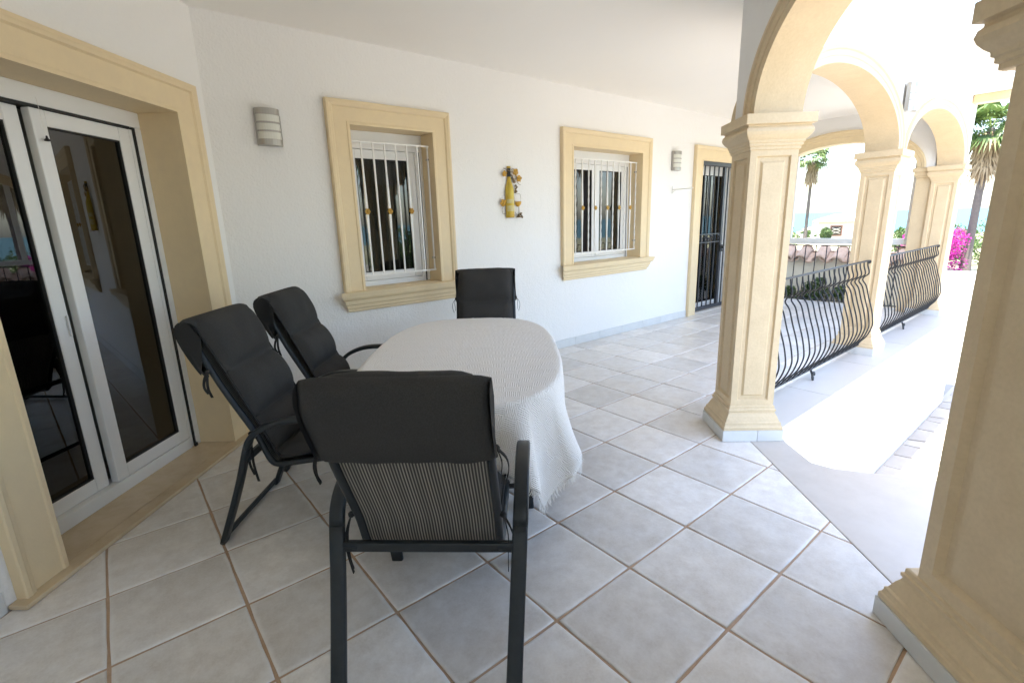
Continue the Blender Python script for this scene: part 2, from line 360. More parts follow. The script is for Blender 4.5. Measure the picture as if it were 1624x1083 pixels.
# bed
EB = [tuple((PC-D*1.0+NN*0)[:2]), tuple(EDGE[:2]), (1.95,.10), (7.9,.10), (7.9,2.5), tuple(K[:2]), tuple((K-D*6.6)[:2])]
b = MB().prism(EB, -.029, -.006)
floor = tag(b.build('floor', MAT['grout']), kind='structure')
SILL_OUT = .085; S0, S1 = -1.90, -.16
def tile_mesh(h, var):
    """tile with uneven, slightly rounded edges; h half size"""
    r = random.Random(var); pts = []; n = 5
    for s_ in range(4):
        for k in range(n):
            t = -1+2*k/n; e = h+r.uniform(-.0022,.0012)
            if k == 0: e1 = h-.002
            x, y = (t*h, -e) if k else (-e1, -e1)
            for _ in range(s_): x, y = -y, x
            pts.append((x, y))
    return tile_from(pts)
def tile_from(pts):
    n = len(pts); cx = sum(p[0] for p in pts)/n; cy = sum(p[1] for p in pts)/n; v = []
    for ins, z in ((0,-.006),(0,-.003),(.003,-.0008),(.011,0)):
        for x, y in pts:
            d_ = math.hypot(x-cx,y-cy) or 1; k = max(0,1-ins*1.25/d_); v.append((cx+(x-cx)*k, cy+(y-cy)*k, z))
    f = []
    for q in range(3):
        for i in range(n): f.append((q*n+i, q*n+(i+1)%n, q*n+n+(i+1)%n, q*n+n+i))
    f.append(tuple(range(3*n,4*n))); mb = MB(); mb.v = v; mb.f = f; return mb
TILES = [tile_mesh(T/2-.0048, i).mesh('tile', MAT['tile'], True) for i in range(9)]
tr = random.Random(11)
i0, i1, j0, j1 = -14, 18, -19, 6
for i in range(i0, i1):
    for j in range(j0, j1):
        cx, cy = (i+.5)*T, (j+.5)*T; h = T/2-.0048
        sq = [(cx-h,cy-h),(cx+h,cy-h),(cx+h,cy+h),(cx-h,cy+h)]; q = list(sq)
        q = clip(q, (0,2.492), (0,-1)); q = clip(q, (7.9,0), (-1,0))
        # left wall / sill
        s_ = (Vector((cx,cy,0))-K).dot(D); lo = .012
        q = clip(q, tuple((K+NN*lo)[:2]), tuple(NN[:2]))
        q = clip(q, tuple((PC-D*.9)[:2]), tuple(D[:2]))
        if cx > 1.80: q = clip(q, (0,.104), (0,1))
        else: q = clip(q, tuple((EDGE-NN*.003)[:2]), tuple((-NN)[:2]))
        a = area(q)
        if a < .0004: continue
        if abs(a-4*h*h) < 1e-5:
            o = bpy.data.objects.new('tile', tr.choice(TILES)); o.rotation_euler = (tr.uniform(-.002,.002),tr.uniform(-.002,.002),tr.choice([0,1,2,3])*math.pi/2)
        else: o = bpy.data.objects.new('tile', tile_from([(x-cx,y-cy) for x,y in q]).mesh('cut_tile', MAT['tile']))
        o.location = (cx, cy, tr.uniform(-.0008,.0004)); link(o, floor)
# threshold stone (two slabs with a fine joint) and balcony slab in pieces
def stone(name, poly, z0, z1, m_, par, bev=.004):
    cx = sum(p[0] for p in poly)/len(poly); cy = sum(p[1] for p in poly)/len(poly)
    return MB().prism([(x-cx,y-cy) for x,y in poly], z0, z1).build(name, m_, par, bevel=bev, loc=(cx,cy,0))
thr = [tuple(EDGE[:2]), tuple((EDGE-D*1.88)[:2]), tuple((PN+NN*.36-D*.02)[:2]), (2.27,-1.83), (1.875,-1.155), (1.612,-.715), (1.597,-.60), (1.78,-.375), (1.95,-.26)]
stone('threshold_slab', thr, -.03, .001, MAT['threshold_stone'], podo)
thb = [tuple((EDGE-D*1.885)[:2]), tuple((EDGE-D*7)[:2]), tuple((EDGE-D*7+NN*.38)[:2]), tuple((EDGE-D*1.885+NN*.37)[:2])]
stone('threshold_slab', thb, -.03, .001, MAT['threshold_stone'], podo)
xs = [1.9,2.95,4.15,5.35,6.55,8.02]
for k in range(5):
    stone('balcony_slab', [(xs[k]+.002,-.26),(xs[k+1]-.002,-.26),(xs[k+1]-.002,.10),(xs[k]+.002,.10)], -.03, .002, MAT['slab_stone'], podo)

# ------------------------------------------------------------------ ceiling / roof slab with eaves
def isect(p, d, q, e):
    den = d[0]*e[1]-d[1]*e[0]; t = ((q[0]-p[0])*e[1]-(q[1]-p[1])*e[0])/den; return (p[0]+d[0]*t, p[1]+d[1]*t)
EV = .42
ec = isect((P1+NN*(.13+.10))[:2], D[:2], (0,-EV), (1,0))
roof = [tuple((PC-D*1.2-NN*8)[:2]), tuple((PC-D*1.2+NN*.23)[:2]), ec, (8.05,-EV), (8.05,7), (-8,7)]
ceil = tag(MB().prism(roof, CZ, CZ+.22).build('ceiling', MAT['ceiling_white']), kind='structure')
MB().box(7.55,7.75,-EV+.01,-.06,CZ-.10,CZ-.001).build('eave_beam', MAT['pillar_cream'], ceil, bevel=.004)
eo = (P1+NN*.43); b = MB()
b.sweep([(8.08,-EV-.03,CZ+.12),(ec[0]+.02,-EV-.03,CZ+.12),tuple(Vector((*(PC-D*1.2+NN*.26)[:2],CZ+.12)))], [(-.03,-.09),(.03,-.09),(.05,.11),(-.03,.11)])
b.build('fascia', MAT['outer_white'], ceil)

# ------------------------------------------------------------------ walls with openings (local x along wall, room at -y)
def wall_holes(x0, x1, z0, z1, holes, th):
    xs = sorted({x0,x1,*[h[0] for h in holes],*[h[1] for h in holes]}); zs = sorted({z0,z1,*[h[2] for h in holes],*[h[3] for h in holes]})
    ix = {x:i for i,x in enumerate(xs)}; iz = {z:i for i,z in enumerate(zs)}; b = MB(); nz = len(zs)
    for y in (0, th):
        for x in xs:
            for z in zs: b.v.append((x,y,z))
    off = len(xs)*nz; V = lambda i,k,s: s*off+i*nz+k
    solid = {}
    for i in range(len(xs)-1):
        for k in range(nz-1):
            cx = (xs[i]+xs[i+1])/2; cz = (zs[k]+zs[k+1])/2
            solid[i,k] = not any(h[0]<cx<h[1] and h[2]<cz<h[3] for h in holes)
    for (i,k), s_ in solid.items():
        if not s_: continue
        b.f.append((V(i,k,0),V(i+1,k,0),V(i+1,k+1,0),V(i,k+1,0))); b.f.append((V(i,k,1),V(i,k+1,1),V(i+1,k+1,1),V(i+1,k,1)))
        if not solid.get((i-1,k)): b.f.append((V(i,k,0),V(i,k+1,0),V(i,k+1,1),V(i,k,1)))
        if not solid.get((i+1,k)): b.f.append((V(i+1,k,0),V(i+1,k,1),V(i+1,k+1,1),V(i+1,k+1,0)))
        if not solid.get((i,k-1)): b.f.append((V(i,k,0),V(i,k,1),V(i+1,k,1),V(i+1,k,0)))
        if not solid.get((i,k+1)): b.f.append((V(i,k+1,0),V(i+1,k+1,0),V(i+1,k+1,1),V(i,k+1,1)))
    return b
W1 = dict(x0=.125, x1=.90, z0=.965, z1=2.30, ox0=-.05, ox1=1.07, oz=2.47)
W2 = dict(x0=2.70, x1=3.985, z0=.985, z1=2.305, ox0=2.52, ox1=4.16, oz=2.485)
DR = dict(x0=5.42, x1=6.70, z0=0, z1=2.29, ox0=5.215, ox1=6.905, oz=2.485)
LD = dict(x0=-1.66, x1=-.33, z0=.0, z1=2.225, ox0=-1.86, ox1=-.135, oz=2.41)
wb = wall_holes(K.x, 8.0, -.03, CZ, [(w_['x0'],w_['x1'],w_['z0']-(.03 if w_ is DR else 0),w_['z1']) for w_ in (W1,W2,DR)], .32)
wall = wb.build('house_wall', MAT['render_white'], loc=(0,2.5,0)); tag(wall, 'long white rendered house wall with two barred windows and a gated door', 'wall')
lb = wall_holes(-6.8, 0, -.03, CZ, [(LD['x0'],LD['x1'],-.03,LD['z1'])], .34)
lwall = lb.build('house_wall', MAT['render_white'], loc=K); lwall.rotation_euler = (0,0,TH); tag(lwall, 'white rendered angled wall around the sliding glass door', 'wall')
# skirting tiles
x = 1.08
x = K.x+.02
while x < DR['ox0']-.02:
    e = min(x+.45, DR['ox0']-.003)
    MB().box(.0015,e-x-.0015,-.012,-.0005,0,.10).build('skirting_tile', MAT['skirting_grey'], wall, bevel=.002, loc=(x,0,0)); x += .45
for x in (6.91,7.36):
    MB().box(.0015,.4485,-.012,-.0005,0,.10).build('skirting_tile', MAT['skirting_grey'], wall, bevel=.002, loc=(x,0,0))
x = LD['ox0']-.05
while x > -5.5:
    MB().box(-.4485,-.0015,-.012,-.0005,0,.10).build('skirting_tile', MAT['skirting_grey'], lwall, bevel=.002, loc=(x,0,0)); x -= .45

# moulded surround: profile swept round the opening with mitred corners
def surround(par, o, sill=True, proud=.05, mt='trim_cream', depth=.25):
    wI = o['x0']-o['ox0']
    prof = [(0,0),(0,.034),(.012,.034),(.018,.028),(.028,.028),(wI-.055,.030),(wI-.045,.042),(wI-.030,.046),(wI-.022,proud),(wI-.004,proud),(wI,proud-.006),(wI,0)]
    zb = o['z0']
    def piece(name, seq):
        b = MB(); n = len(prof)
        for (xi,zi,dx,dz) in seq:
            for a, d_ in prof: b.v.append((xi+dx*a, -d_-.0005, zi+dz*a))
        for i in range(len(seq)-1):
            for q in range(n): b.f.append((i*n+q, i*n+(q+1)%n, i*n+n+(q+1)%n, i*n+n+q))
        b.f.append(tuple(range(n))); b.f.append(tuple(range(len(seq)*n-1,(len(seq)-1)*n-1,-1)))
        return b.build(name, MAT[mt], par, recalc=True)
    wz = (o['oz']-o['z1'])/wI
    piece('surround_jamb', [(o['x0'],zb,-1,0),(o['x0'],o['z1'],-1,wz)])
    piece('surround_jamb', [(o['x1'],zb,(o['ox1']-o['x1'])/wI,0),(o['x1'],o['z1'],(o['ox1']-o['x1'])/wI,wz)])
    piece('surround_head', [(o['x0'],o['z1'],-1,wz),(o['x1'],o['z1'],(o['ox1']-o['x1'])/wI,wz)])
    # lining of the reveal
    t = .008
    MB().box(o['x0']-.001,o['x0']+t,-.034,depth,zb,o['z1']).build('reveal', MAT[mt], par)
    MB().box(o['x1']-t,o['x1']+.001,-.034,depth,zb,o['z1']).build('reveal', MAT[mt], par)
    MB().box(o['x0']+t,o['x1']-t,-.034,depth,o['z1']-t,o['z1']+.001).build('reveal', MAT[mt], par)
    if sill:
        pf = [(.0,-.175),(-.022,-.175),(-.030,-.165),(-.030,-.150),(-.045,-.140),(-.048,-.115),(-.06,-.105),(-.062,-.075),(-.085,-.060),(-.092,-.045),(-.092,-.030),(-.10,-.028),(-.104,-.004),(-.098,0),(.0,0)]
        b = MB(); n = len(pf)
        for sx, xe in ((-1,o['ox0']-.06),(1,o['ox1']+.06)):
            for y, z in pf: b.v.append((xe-sx*(.104+y), y-.0005, zb+z))
        for q in range(n): b.f.append((q,(q+1)%n,n+(q+1)%n,n+q))
        b.f.append(tuple(range(n))); b.f.append(tuple(range(2*n-1,n-1,-1)))
        b.build('sill', MAT[mt], par, recalc=True)
        MB().box(o['x0'],o['x1'],-.0004,depth,zb-.03,zb+.004).build('sill_board', MAT[mt], par, bevel=.002)
def sash(par, x0, x1, z0, z1, y, w=.06, d=.045, gl='glass_dark', name='sash'):
    b = MB(); b.box(x0,x0+w,y,y+d,z0,z1); b.box(x1-w,x1,y,y+d,z0,z1); b.box(x0+w,x1-w,y+.001,y+d,z0,z0+w); b.box(x0+w,x1-w,y+.001,y+d,z1-w,z1)
    s_ = b.build(name, MAT['pvc_white'], par, bevel=.005)
    g = MB(); a = .006
    for (p,q,r_,s2) in ((x0+w,x0+w+a,z0+w,z1-w),(x1-w-a,x1-w,z0+w,z1-w),(x0+w+a,x1-w-a,z0+w,z0+w+a),(x0+w+a,x1-w-a,z1-w-a,z1-w)): g.box(p,q,y+.006,y+d-.006,r_,s2)
    g.build('gasket', MAT['rubber_black'], s_)
    MB().box(x0+w+.003,x1-w-.003,y+d/2-.003,y+d/2+.003,z0+w+.003,z1-w-.003).build('pane', MAT[gl], s_)
    return s_
def rosette(par, x, y, z):
    b = MB()
    for k in range(6):
        t = k*math.pi/3; b.blob((x+.016*math.cos(t), y, z+.016*math.sin(t)), (.010,.010,.012), 6, 4)
    b.blob((x,y-.006,z),(.010,.010,.010),6,4); return b.build('rosette', MAT['gold_paint'], par, smooth=True)
def window(o, label, nb, ros, two, twist):
    par = tag(empty('barred_window', (0,2.5,0)), label, 'window')
    surround(par, o)
    x0,x1,z0,z1 = o['x0']+.008,o['x1']-.008,o['z0']+.004,o['z1']-.008; y = .20
    MB().box(x0,x1,y-.02,y+.06,z1-.145,z1).build('shutter_box', MAT['pvc_white'], par, bevel=.004)
    MB().box(x0,x0+.035,y-.02,y+.06,z0,z1-.146).build('frame', MAT['pvc_white'], par, bevel=.003)
    rg = MB(); rg.box(x1-.075,x1-.045,y-.02,y+.06,z0,z1-.146); rg.box(x1-.03,x1,y-.02,y+.06,z0,z1-.146); rg.build('guide_rail', MAT['pvc_white'], par, bevel=.003)
    MB().box(x1-.0447,x1-.0303,y-.016,y+.06,z0,z1-.146).build('shutter_slot', MAT['rubber_black'], par)
    MB().box(x0+.036,x1-.076,y-.02,y+.06,z0,z0+.045).build('frame', MAT['pvc_white'], par, bevel=.003)
    xa, xb, za, zb = x0+.037, x1-.077, z0+.047, z1-.147
    if two:
        xm = xa+(xb-xa)*.50; sash(par, xa, xm+.012, za, zb, y-.005, .065); sash(par, xm+.014, xb, za, zb, y-.012, .065)
    else:
        sash(par, xa, xb, za, zb, y-.005, .075)
    # white iron grille standing inside the reveal
    gz0, gz1 = z0+.10, z1-.10; gy = .06
    g = MB(); g.box(x0-.004,x1+.004,gy-.006,gy+.006,gz1-.014,gz1); g.box(x0-.004,x1+.004,gy-.006,gy+.006,gz0,gz0+.014)
    gr = g.build('grille', MAT['paint_white'], par, bevel=.002)
    zm = (gz0+gz1)/2-.01
    for k in range(nb):
        x = x0+.012+(x1-x0-.024)*k/(nb-1); b = MB()
        if k in ros:
            b.rings([(.006,gz0+.013),(.006,gz0+.25),(.010,zm-.03),(.006,zm-.02),(.006,zm+.02),(.010,zm+.03),(.006,gz1-.25),(.006,gz1-.013)],x,gy)
            bo = b.build('bar', MAT['paint_white'], gr); rosette(gr, x, gy-.014, zm)
        else:
            n = 30 if twist else 1; bb = MB()
            for i in range(n+1):
                t = (i*.55 if twist else 0); z = gz0+.013+(gz1-gz0-.026)*i/n; h = .0062*1.414
                for q in range(4): a = t+math.pi/4+q*math.pi/2; bb.v.append((x+h*math.cos(a), gy+h*math.sin(a), z))
                if i:
                    for q in range(4): bb.f.append((i*4-4+q, i*4-4+(q+1)%4, i*4+(q+1)%4, i*4+q))
            bb.build('bar', MAT['paint_white'], gr)
    for z in (gz1-.12, gz0+.12):
        MB().box(x1-.016,x1-.001,gy-.008,gy+.03,z-.008,z+.008).build('bracket', MAT['satin_steel'], gr)
    return par
window(W1, 'small barred window with gold rosettes, left of the bottle ornament', 8, (1,3,5), False, False)
window(W2, 'wide two sash barred window, right of the bottle ornament', 12, (2,4,6,8,10), True, True)
def room(name, x0, x1, y0, y1, z0, z1, par_loc, rz=0):
    b = MB(); b.box(x0,x1,y0,y1,z0,z1); b.f = [tuple(reversed(f)) for f in b.f if f != (0,1,5,4)]
    o = b.build(name, MAT['room_wall'], loc=par_loc); o.rotation_euler = (0,0,rz); tag(o, kind='structure')
room('room_interior', -.6, 1.6, .33, 2.6, .0, 2.9, (0,2.5,0)); room('room_interior', 2.2, 4.6, .33, 2.6, .0, 2.9, (0,2.5,0)); room('room_interior', 5.0, 6.9, .33, 2.4, -.02, 2.9, (0,2.5,0))
room('room_interior', -4.2, -.0, .36, 3.6, -.02, 2.8, K, TH)
def curtain(x0, x1, y, z0, z1, loc, rz, label):
    b = MB(); n = 60
    for i in range(n+1):
        t = i/n; yy = y+.035*math.sin(t*(x1-x0)*42)+.012*math.sin(t*17); b.v += [(x0+(x1-x0)*t,yy,z0),(x0+(x1-x0)*t,yy,z1)]
    b.f = [(2*i,2*i+2,2*i+3,2*i+1) for i in range(n)]
    o = b.build('curtain', MAT['curtain'], loc=loc, smooth=True); o.rotation_euler = (0,0,rz); tag(o, label, 'curtain')
curtain(-.1, .95, .48, .6, 2.4, (0,2.5,0), 0, 'drawn curtain behind the glass of the small barred window')
curtain(-.78, -.30, .66, .03, 2.4, K, TH, 'hanging curtain behind the right pane of the sliding door')

# ------------------------------------------------------------------ sliding door in the angled wall
ld = tag(empty('sliding_door', K, TH), 'white framed sliding glass door in a cream surround', 'door')
surround(ld, dict(LD, z0=.0), sill=False, depth=.30)
MB().box(S0,S1,-SILL_OUT,-.0005,.0012,.022).box(LD['x0']+.001,LD['x1']-.001,0,.34,.0012,.021).build('door_sill', MAT['sill_marble'], ld, bevel=.004)
x0,x1,zt = LD['x0']+.008, LD['x1']-.008, LD['z1']-.008; y = .22
MB().box(x0,x1,y,y+.11,zt-.09,zt).build('head_frame', MAT['pvc_white'], ld, bevel=.004)
MB().box(x0,x1-.09,y+.001,y+.11,zt-.102,zt-.091).build('head_slot', MAT['rubber_black'], ld)
MB().box(x1-.045,x1,y,y+.11,.022,zt-.091).box(x1-.085,x1-.06,y+.012,y+.11,.022,zt-.103).build('side_frame', MAT['pvc_white'], ld, bevel=.003)
MB().box(x1-.0597,x1-.0453,y+.004,y+.11,.024,zt-.092).build('side_slot', MAT['rubber_black'], ld)
MB().box(x0,x0+.05,y,y+.11,.022,zt-.103).build('side_frame', MAT['pvc_white'], ld, bevel=.003)
MB().box(x0+.051,x1-.0855,y+.005,y+.11,.022,.095).build('bottom_frame', MAT['pvc_white'], ld, bevel=.003)
MB().box(x1-.075,x1-.05,y-.012,y-.001,.023,.045).build('stop', MAT['rubber_black'], ld)
s1 = sash(ld, -1.035, x1-.087, .097, zt-.104, y+.012, .078, .045)
s2 = sash(ld, x0+.052, -1.060, .097, zt-.104, y+.045, .078, .045)
MB().box(-1.083,-1.074,y+.03,y+.0445,.98,1.09).build('handle', MAT['pvc_white'], s2, bevel=.003)
bc = tag(empty('blind_cord', K, TH), 'thin cord with a small black knob hanging at the sliding door head', 'cord')
MB().tube([(-1.0,y-.004,2.16),(-.998,y-.006,2.06),(-.996,y-.006,1.985)],.0012,5).tube([(-1.005+.012*math.cos(t*.7),y-.008,2.02+.012*math.sin(t*.7)) for t in range(10)],.001,4).build('cord', MAT['paint_white'], bc)
MB().lathe([(.0005,.024),(.004,.022),(.005,.012),(.013,.004),(.013,-.002),(.0005,-.004)],(-.996,y-.008,1.962),10).build('knob', MAT['rubber_black'], bc, smooth=True)

# ------------------------------------------------------------------ barred entrance door
dr = tag(empty('barred_door', (0,2.5,0)), 'dark iron barred gate door in a cream surround at the far end', 'door')
surround(dr, DR, sill=False, depth=.28)
a0,a1,zt = DR['x0']+.010, DR['x1']-.010, DR['z1']-.010; gy = .045
MB().box(a0,a1,gy-.02,gy+.02,zt-.055,zt).box(a0,a0+.055,gy-.02,gy+.02,.03,zt-.0555).box(a1-.055,a1,gy-.02,gy+.02,.03,zt-.0555).box(a0+.0555,a1-.0555,gy-.02,gy+.02,.03,.08).build('gate_frame', MAT['gate_iron'], dr, bevel=.004)
xm = a0+(a1-a0)*.60
MB().box(xm-.03,xm+.03,gy-.024,gy+.016,.081,zt-.056).build('gate_stile', MAT['gate_iron'], dr, bevel=.003)
for x in [a0+.055+(xm-.03-a0-.055)*k/5 for k in range(1,5)]+[xm+.03+(a1-.055-xm-.03)*k/4 for k in range(1,4)]:
    MB().box(x-.008,x+.008,gy-.008,gy+.008,.081,zt-.056).build('gate_bar', MAT['gate_iron'], dr)
b = MB().box(a0+.056,xm-.031,gy-.012,gy+.012,1.085,1.10).box(a0+.056,xm-.031,gy-.012,gy+.012,1.21,1.225)
b.build('band', MAT['gate_iron'], dr)
for k in range(4):
    cx = a0+.10+(xm-a0-.18)*k/3; sg = 1 if k%2 else -1
    MB().tube([(cx+sg*(.052-.0045*i)*math.cos(i*.62), gy-.014, 1.155+(.052-.0045*i)*math.sin(i*.62)) for i in range(11)],.007,6).build('scroll', MAT['gate_iron'], dr, smooth=True)
MB().box(xm-.04,xm+.035,gy-.04,gy-.0245,.93,1.04).blob((xm,gy-.055,1.0),(.022,.018,.022)).build('lock', MAT['rubber_black'], dr, bevel=.003)
MB().box(a0,a1,gy-.05,gy-.0205,zt-.05,zt+.004).build('gate_hood', MAT['gate_iron'], dr, bevel=.003)
MB().box(a0,a1,-.04,.30,0,.028).build('door_step', MAT['threshold_stone'], dr, bevel=.004)
MB().box(a0,a0+.10,.2,.26,.029,zt).box(a1-.10,a1,.2,.26,.029,zt).box(a0+.101,a1-.101,.2,.26,zt-.09,zt).build('door_frame', MAT['pvc_white'], dr, bevel=.003)
sash(dr, a0+.102, a1-.102, .03, zt-.092, .205, .075, .045, name='door_leaf')

# rod bracket beside it
rb = tag(empty('wall_bracket', (4.715,2.5,1.865)), 'small white rod bracket sticking out of the wall beside the gated door', 'bracket')
MB().box(-.012,.012,-.012,-.0005,-.055,.045).build('plate', MAT['paint_white'], rb, bevel=.002)
MB().tube([(0,-.012,0),(0,-.30,.0),(0,-.315,.006)],.007,8).tube([(0,-.012,-.035),(0,-.06,-.004)],.005,6).build('rod', MAT['paint_white'], rb, smooth=True)

# ------------------------------------------------------------------ wall lamps
def sconce(loc, rz, label):
    t = tag(empty('wall_lamp', loc, rz), label, 'lamp', 'steel wall lamps'); hw, H_, dp = .085, .125, .085
    def arc(r=0, n=14):
        return [((hw-r)*math.cos(math.pi*i/n), -.012-(dp-r-.012)*math.sin(math.pi*i/n)**.8 - .0) for i in range(n+1)]
    def band(z0, z1, r, nm, mt_):
        a = arc(r); p = a+[(-hw+r+.004,-.010),(hw-r-.004,-.010)]
        MB().prism(list(reversed(p)), z0, z1).build(nm, MAT[mt_], t, recalc=True)
    MB().box(-hw,hw,-.011,-.0005,-H_,H_).build('back_plate', MAT['satin_steel'], t, bevel=.002)
    band(H_-.042,H_,0,'steel_band','satin_steel'); band(-H_,-H_+.042,0,'steel_band','satin_steel')
    for z in (-.029,.029): band(z-.006,z+.006,0,'steel_band','satin_steel')
    for z0,z1 in ((-H_+.0425,-.0355),(-.0225,.0225),(.0355,H_-.0425)): band(z0,z1,.004,'diffuser','frost_glass')
    for sx in (-1,1):
        MB().box(sx*hw-.004*(sx>0)-.0,sx*hw+.004*(sx<0),-.034,-.0115,-H_+.042,H_-.042).build('side_strip', MAT['satin_steel'], t)
sconce((-.475,2.5,2.215), 0, 'steel wall lamp between the sliding door and the small barred window')
sconce((4.74,2.5,2.24), 0, 'steel wall lamp between the wide barred window and the gated door')
sconce((4.62,-.075,2.53), 0, 'steel wall lamp on the outer arcade wall above the middle pillar')

# ------------------------------------------------------------------ bottle ornament
ar = tag(empty('wall_ornament', (1.77,2.5,1.54)), 'metal wine bottle, glass and vine leaf ornament between the two barred windows', 'wall art')
mat('bottle_yellow', (.55,.40,.04), .3, metal=.2, vary=[(5,.8,(.42,.22,.02),3),(25,.4,(.62,.50,.12),4)])
mat('wine', (.58,.33,.03), .3); mat('label_cream', (.55,.50,.28), .6, vary=[(30,.8,(.58,.42,.05),2)]); mat('grape_bronze', (.22,.16,.09), .4, metal=.5)
MB().lathe([(.0005,0),(.047,0),(.050,.010),(.050,.27),(.045,.30),(.026,.36),(.020,.40),(.019,.43),(.0005,.43)],(0,-.012,0),18,math.pi,2*math.pi).build('bottle', MAT['bottle_yellow'], ar, smooth=True)
MB().lathe([(.0205,.405),(.021,.485),(.0005,.486)],(0,-.013,0),12,math.pi,2*math.pi).build('capsule', MAT['rubber_black'], ar, smooth=True)
MB().lathe([(.022,.486),(.022,.506),(.0005,.508)],(0,-.013,0),12,math.pi,2*math.pi).build('cap', MAT['bottle_yellow'], ar, smooth=True)
b = MB()
for z0,z1 in ((.065,.12),(.145,.185)): b.lathe([(.0512,z0),(.0512,z1)],(0,-.012,0),10,math.pi*1.12,math.pi*1.88)
b.build('bottle_label', MAT['label_cream'], ar, smooth=True)
MB().tube(smooth_path([(-.07,-.02,.485),(-.02,-.045,.46),(.04,-.03,.45),(.09,-.02,.42),(.12,-.02,.36)]),.003,6).tube(smooth_path([(.02,-.03,.47),(.055,-.02,.485),(.08,-.02,.45)]),.0022,6).tube(smooth_path([(-.05,-.015,.045),(-.09,-.015,.04),(-.10,-.015,.085),(-.08,-.015,.12)]),.0022,6).tube(smooth_path([(.105,-.015,.36),(.135,-.015,.335),(.155,-.015,.33)]),.0022,6).tube(smooth_path([(.045,-.015,.02),(.085,-.015,.03),(.07,-.015,.06)]),.0022,6).build('vine', MAT['grape_bronze'], ar, smooth=True)
def vleaf(cx, cz, r, rot):
    b = MB(); n = 20; b.v.append((cx,-.036,cz))
    for i in range(n):
        a = rot+2*math.pi*i/n; q = r*(.72+.28*abs(math.cos(2.5*a-2.5*rot))); b.v.append((cx+q*math.cos(a), -.024-.006*math.sin(3*a), cz+q*math.sin(a)))
    b.f = [(0,1+(i+1)%n,1+i) for i in range(n)]; o = b.build('leaf', MAT['grape_leaf'], ar)
    md = o.modifiers.new('thick','SOLIDIFY'); md.thickness = .003
for a in ((-.062,.432,.032,.3),(.082,.452,.038,1.0),(.128,.39,.036,.2),(-.092,.148,.040,.7)): vleaf(*a)
for cx,cz,sc_,sz,n in ((.034,.40,.5,.6,9),(.062,.372,.7,.6,18),(.085,.285,.55,1.0,24),(.135,.022,.9,.5,24)):
    b = MB(); r = random.Random(int(cz*1000))
    for k in range(n): b.blob((cx+r.uniform(-.03,.03)*sc_,-.02+r.uniform(-.010,.006),cz+r.uniform(-.045,.045)*sz),(.0075,.0075,.0075),6,4)
    b.build('grapes', MAT['grape_bronze'], ar, smooth=True)
gx_ = .112
MB().lathe([(.0005,.112),(.016,.112),(.035,.135),(.040,.162),(.0005,.163)],(gx_,-.012,0),14,math.pi,2*math.pi).build('wine', MAT['wine'], ar, smooth=True)
MB().tube([(gx_-.040,-.014,.162),(gx_-.042,-.014,.195),(gx_-.034,-.014,.235),(gx_,-.038,.24),(gx_+.034,-.014,.235),(gx_+.042,-.014,.195),(gx_+.040,-.014,.162)],.0016,5).build('glass_bowl', MAT['grape_bronze'], ar, smooth=True)
MB().lathe([(.0035,.11),(.004,.02),(.032,.005),(.032,0),(.0005,0)],(gx_,-.030,0),12).build('glass_stem', MAT['grape_bronze'], ar, smooth=True)

# ------------------------------------------------------------------ pillars
SH = .142
def shaft_mesh(hx=SH, hy=SH, brd=(.040,.048,.070,.082,.090), dps=(0,.012,.012,.001,.001)):
    b = MB(); z0, z1 = .235, 1.88
    bd = (.046, .060, .074, .088, .094); dp = (0, .012, .012, .002, .002)
    for k in range(4):
        a = k*math.pi/2; c, s_ = math.cos(a), math.sin(a)
        def P(x, y, z): return (x*c-y*s_, x*s_+y*c, z)
        fx, fy = (hx, hy) if k%2 == 0 else (hy, hx)
        rgs = [[(-fx,-fy,z0),(fx,-fy,z0),(fx,-fy,z1),(-fx,-fy,z1)]]
        for (m_, d_) in zip(brd, dps):
            h = max(.004,fx-m_); rgs.append([(-h,-fy+d_,z0+m_),(h,-fy+d_,z0+m_),(h,-fy+d_,z1-m_),(-h,-fy+d_,z1-m_)])
        base = len(b.v)
        for r_ in rgs: b.v += [P(*p) for p in r_]
        for i in range(len(rgs)-1):
            for q in range(4): b.f.append((base+i*4+q, base+i*4+(q+1)%4, base+i*4+4+(q+1)%4, base+i*4+4+q))
        e = base+4*(len(rgs)-1); b.f.append((e,e+1,e+2,e+3))
    return b
def stretched(o, ex, sh=0):
    for v in o.data.vertices:
        if v.co.x < 0: v.co.x -= ex
        v.co.x += sh
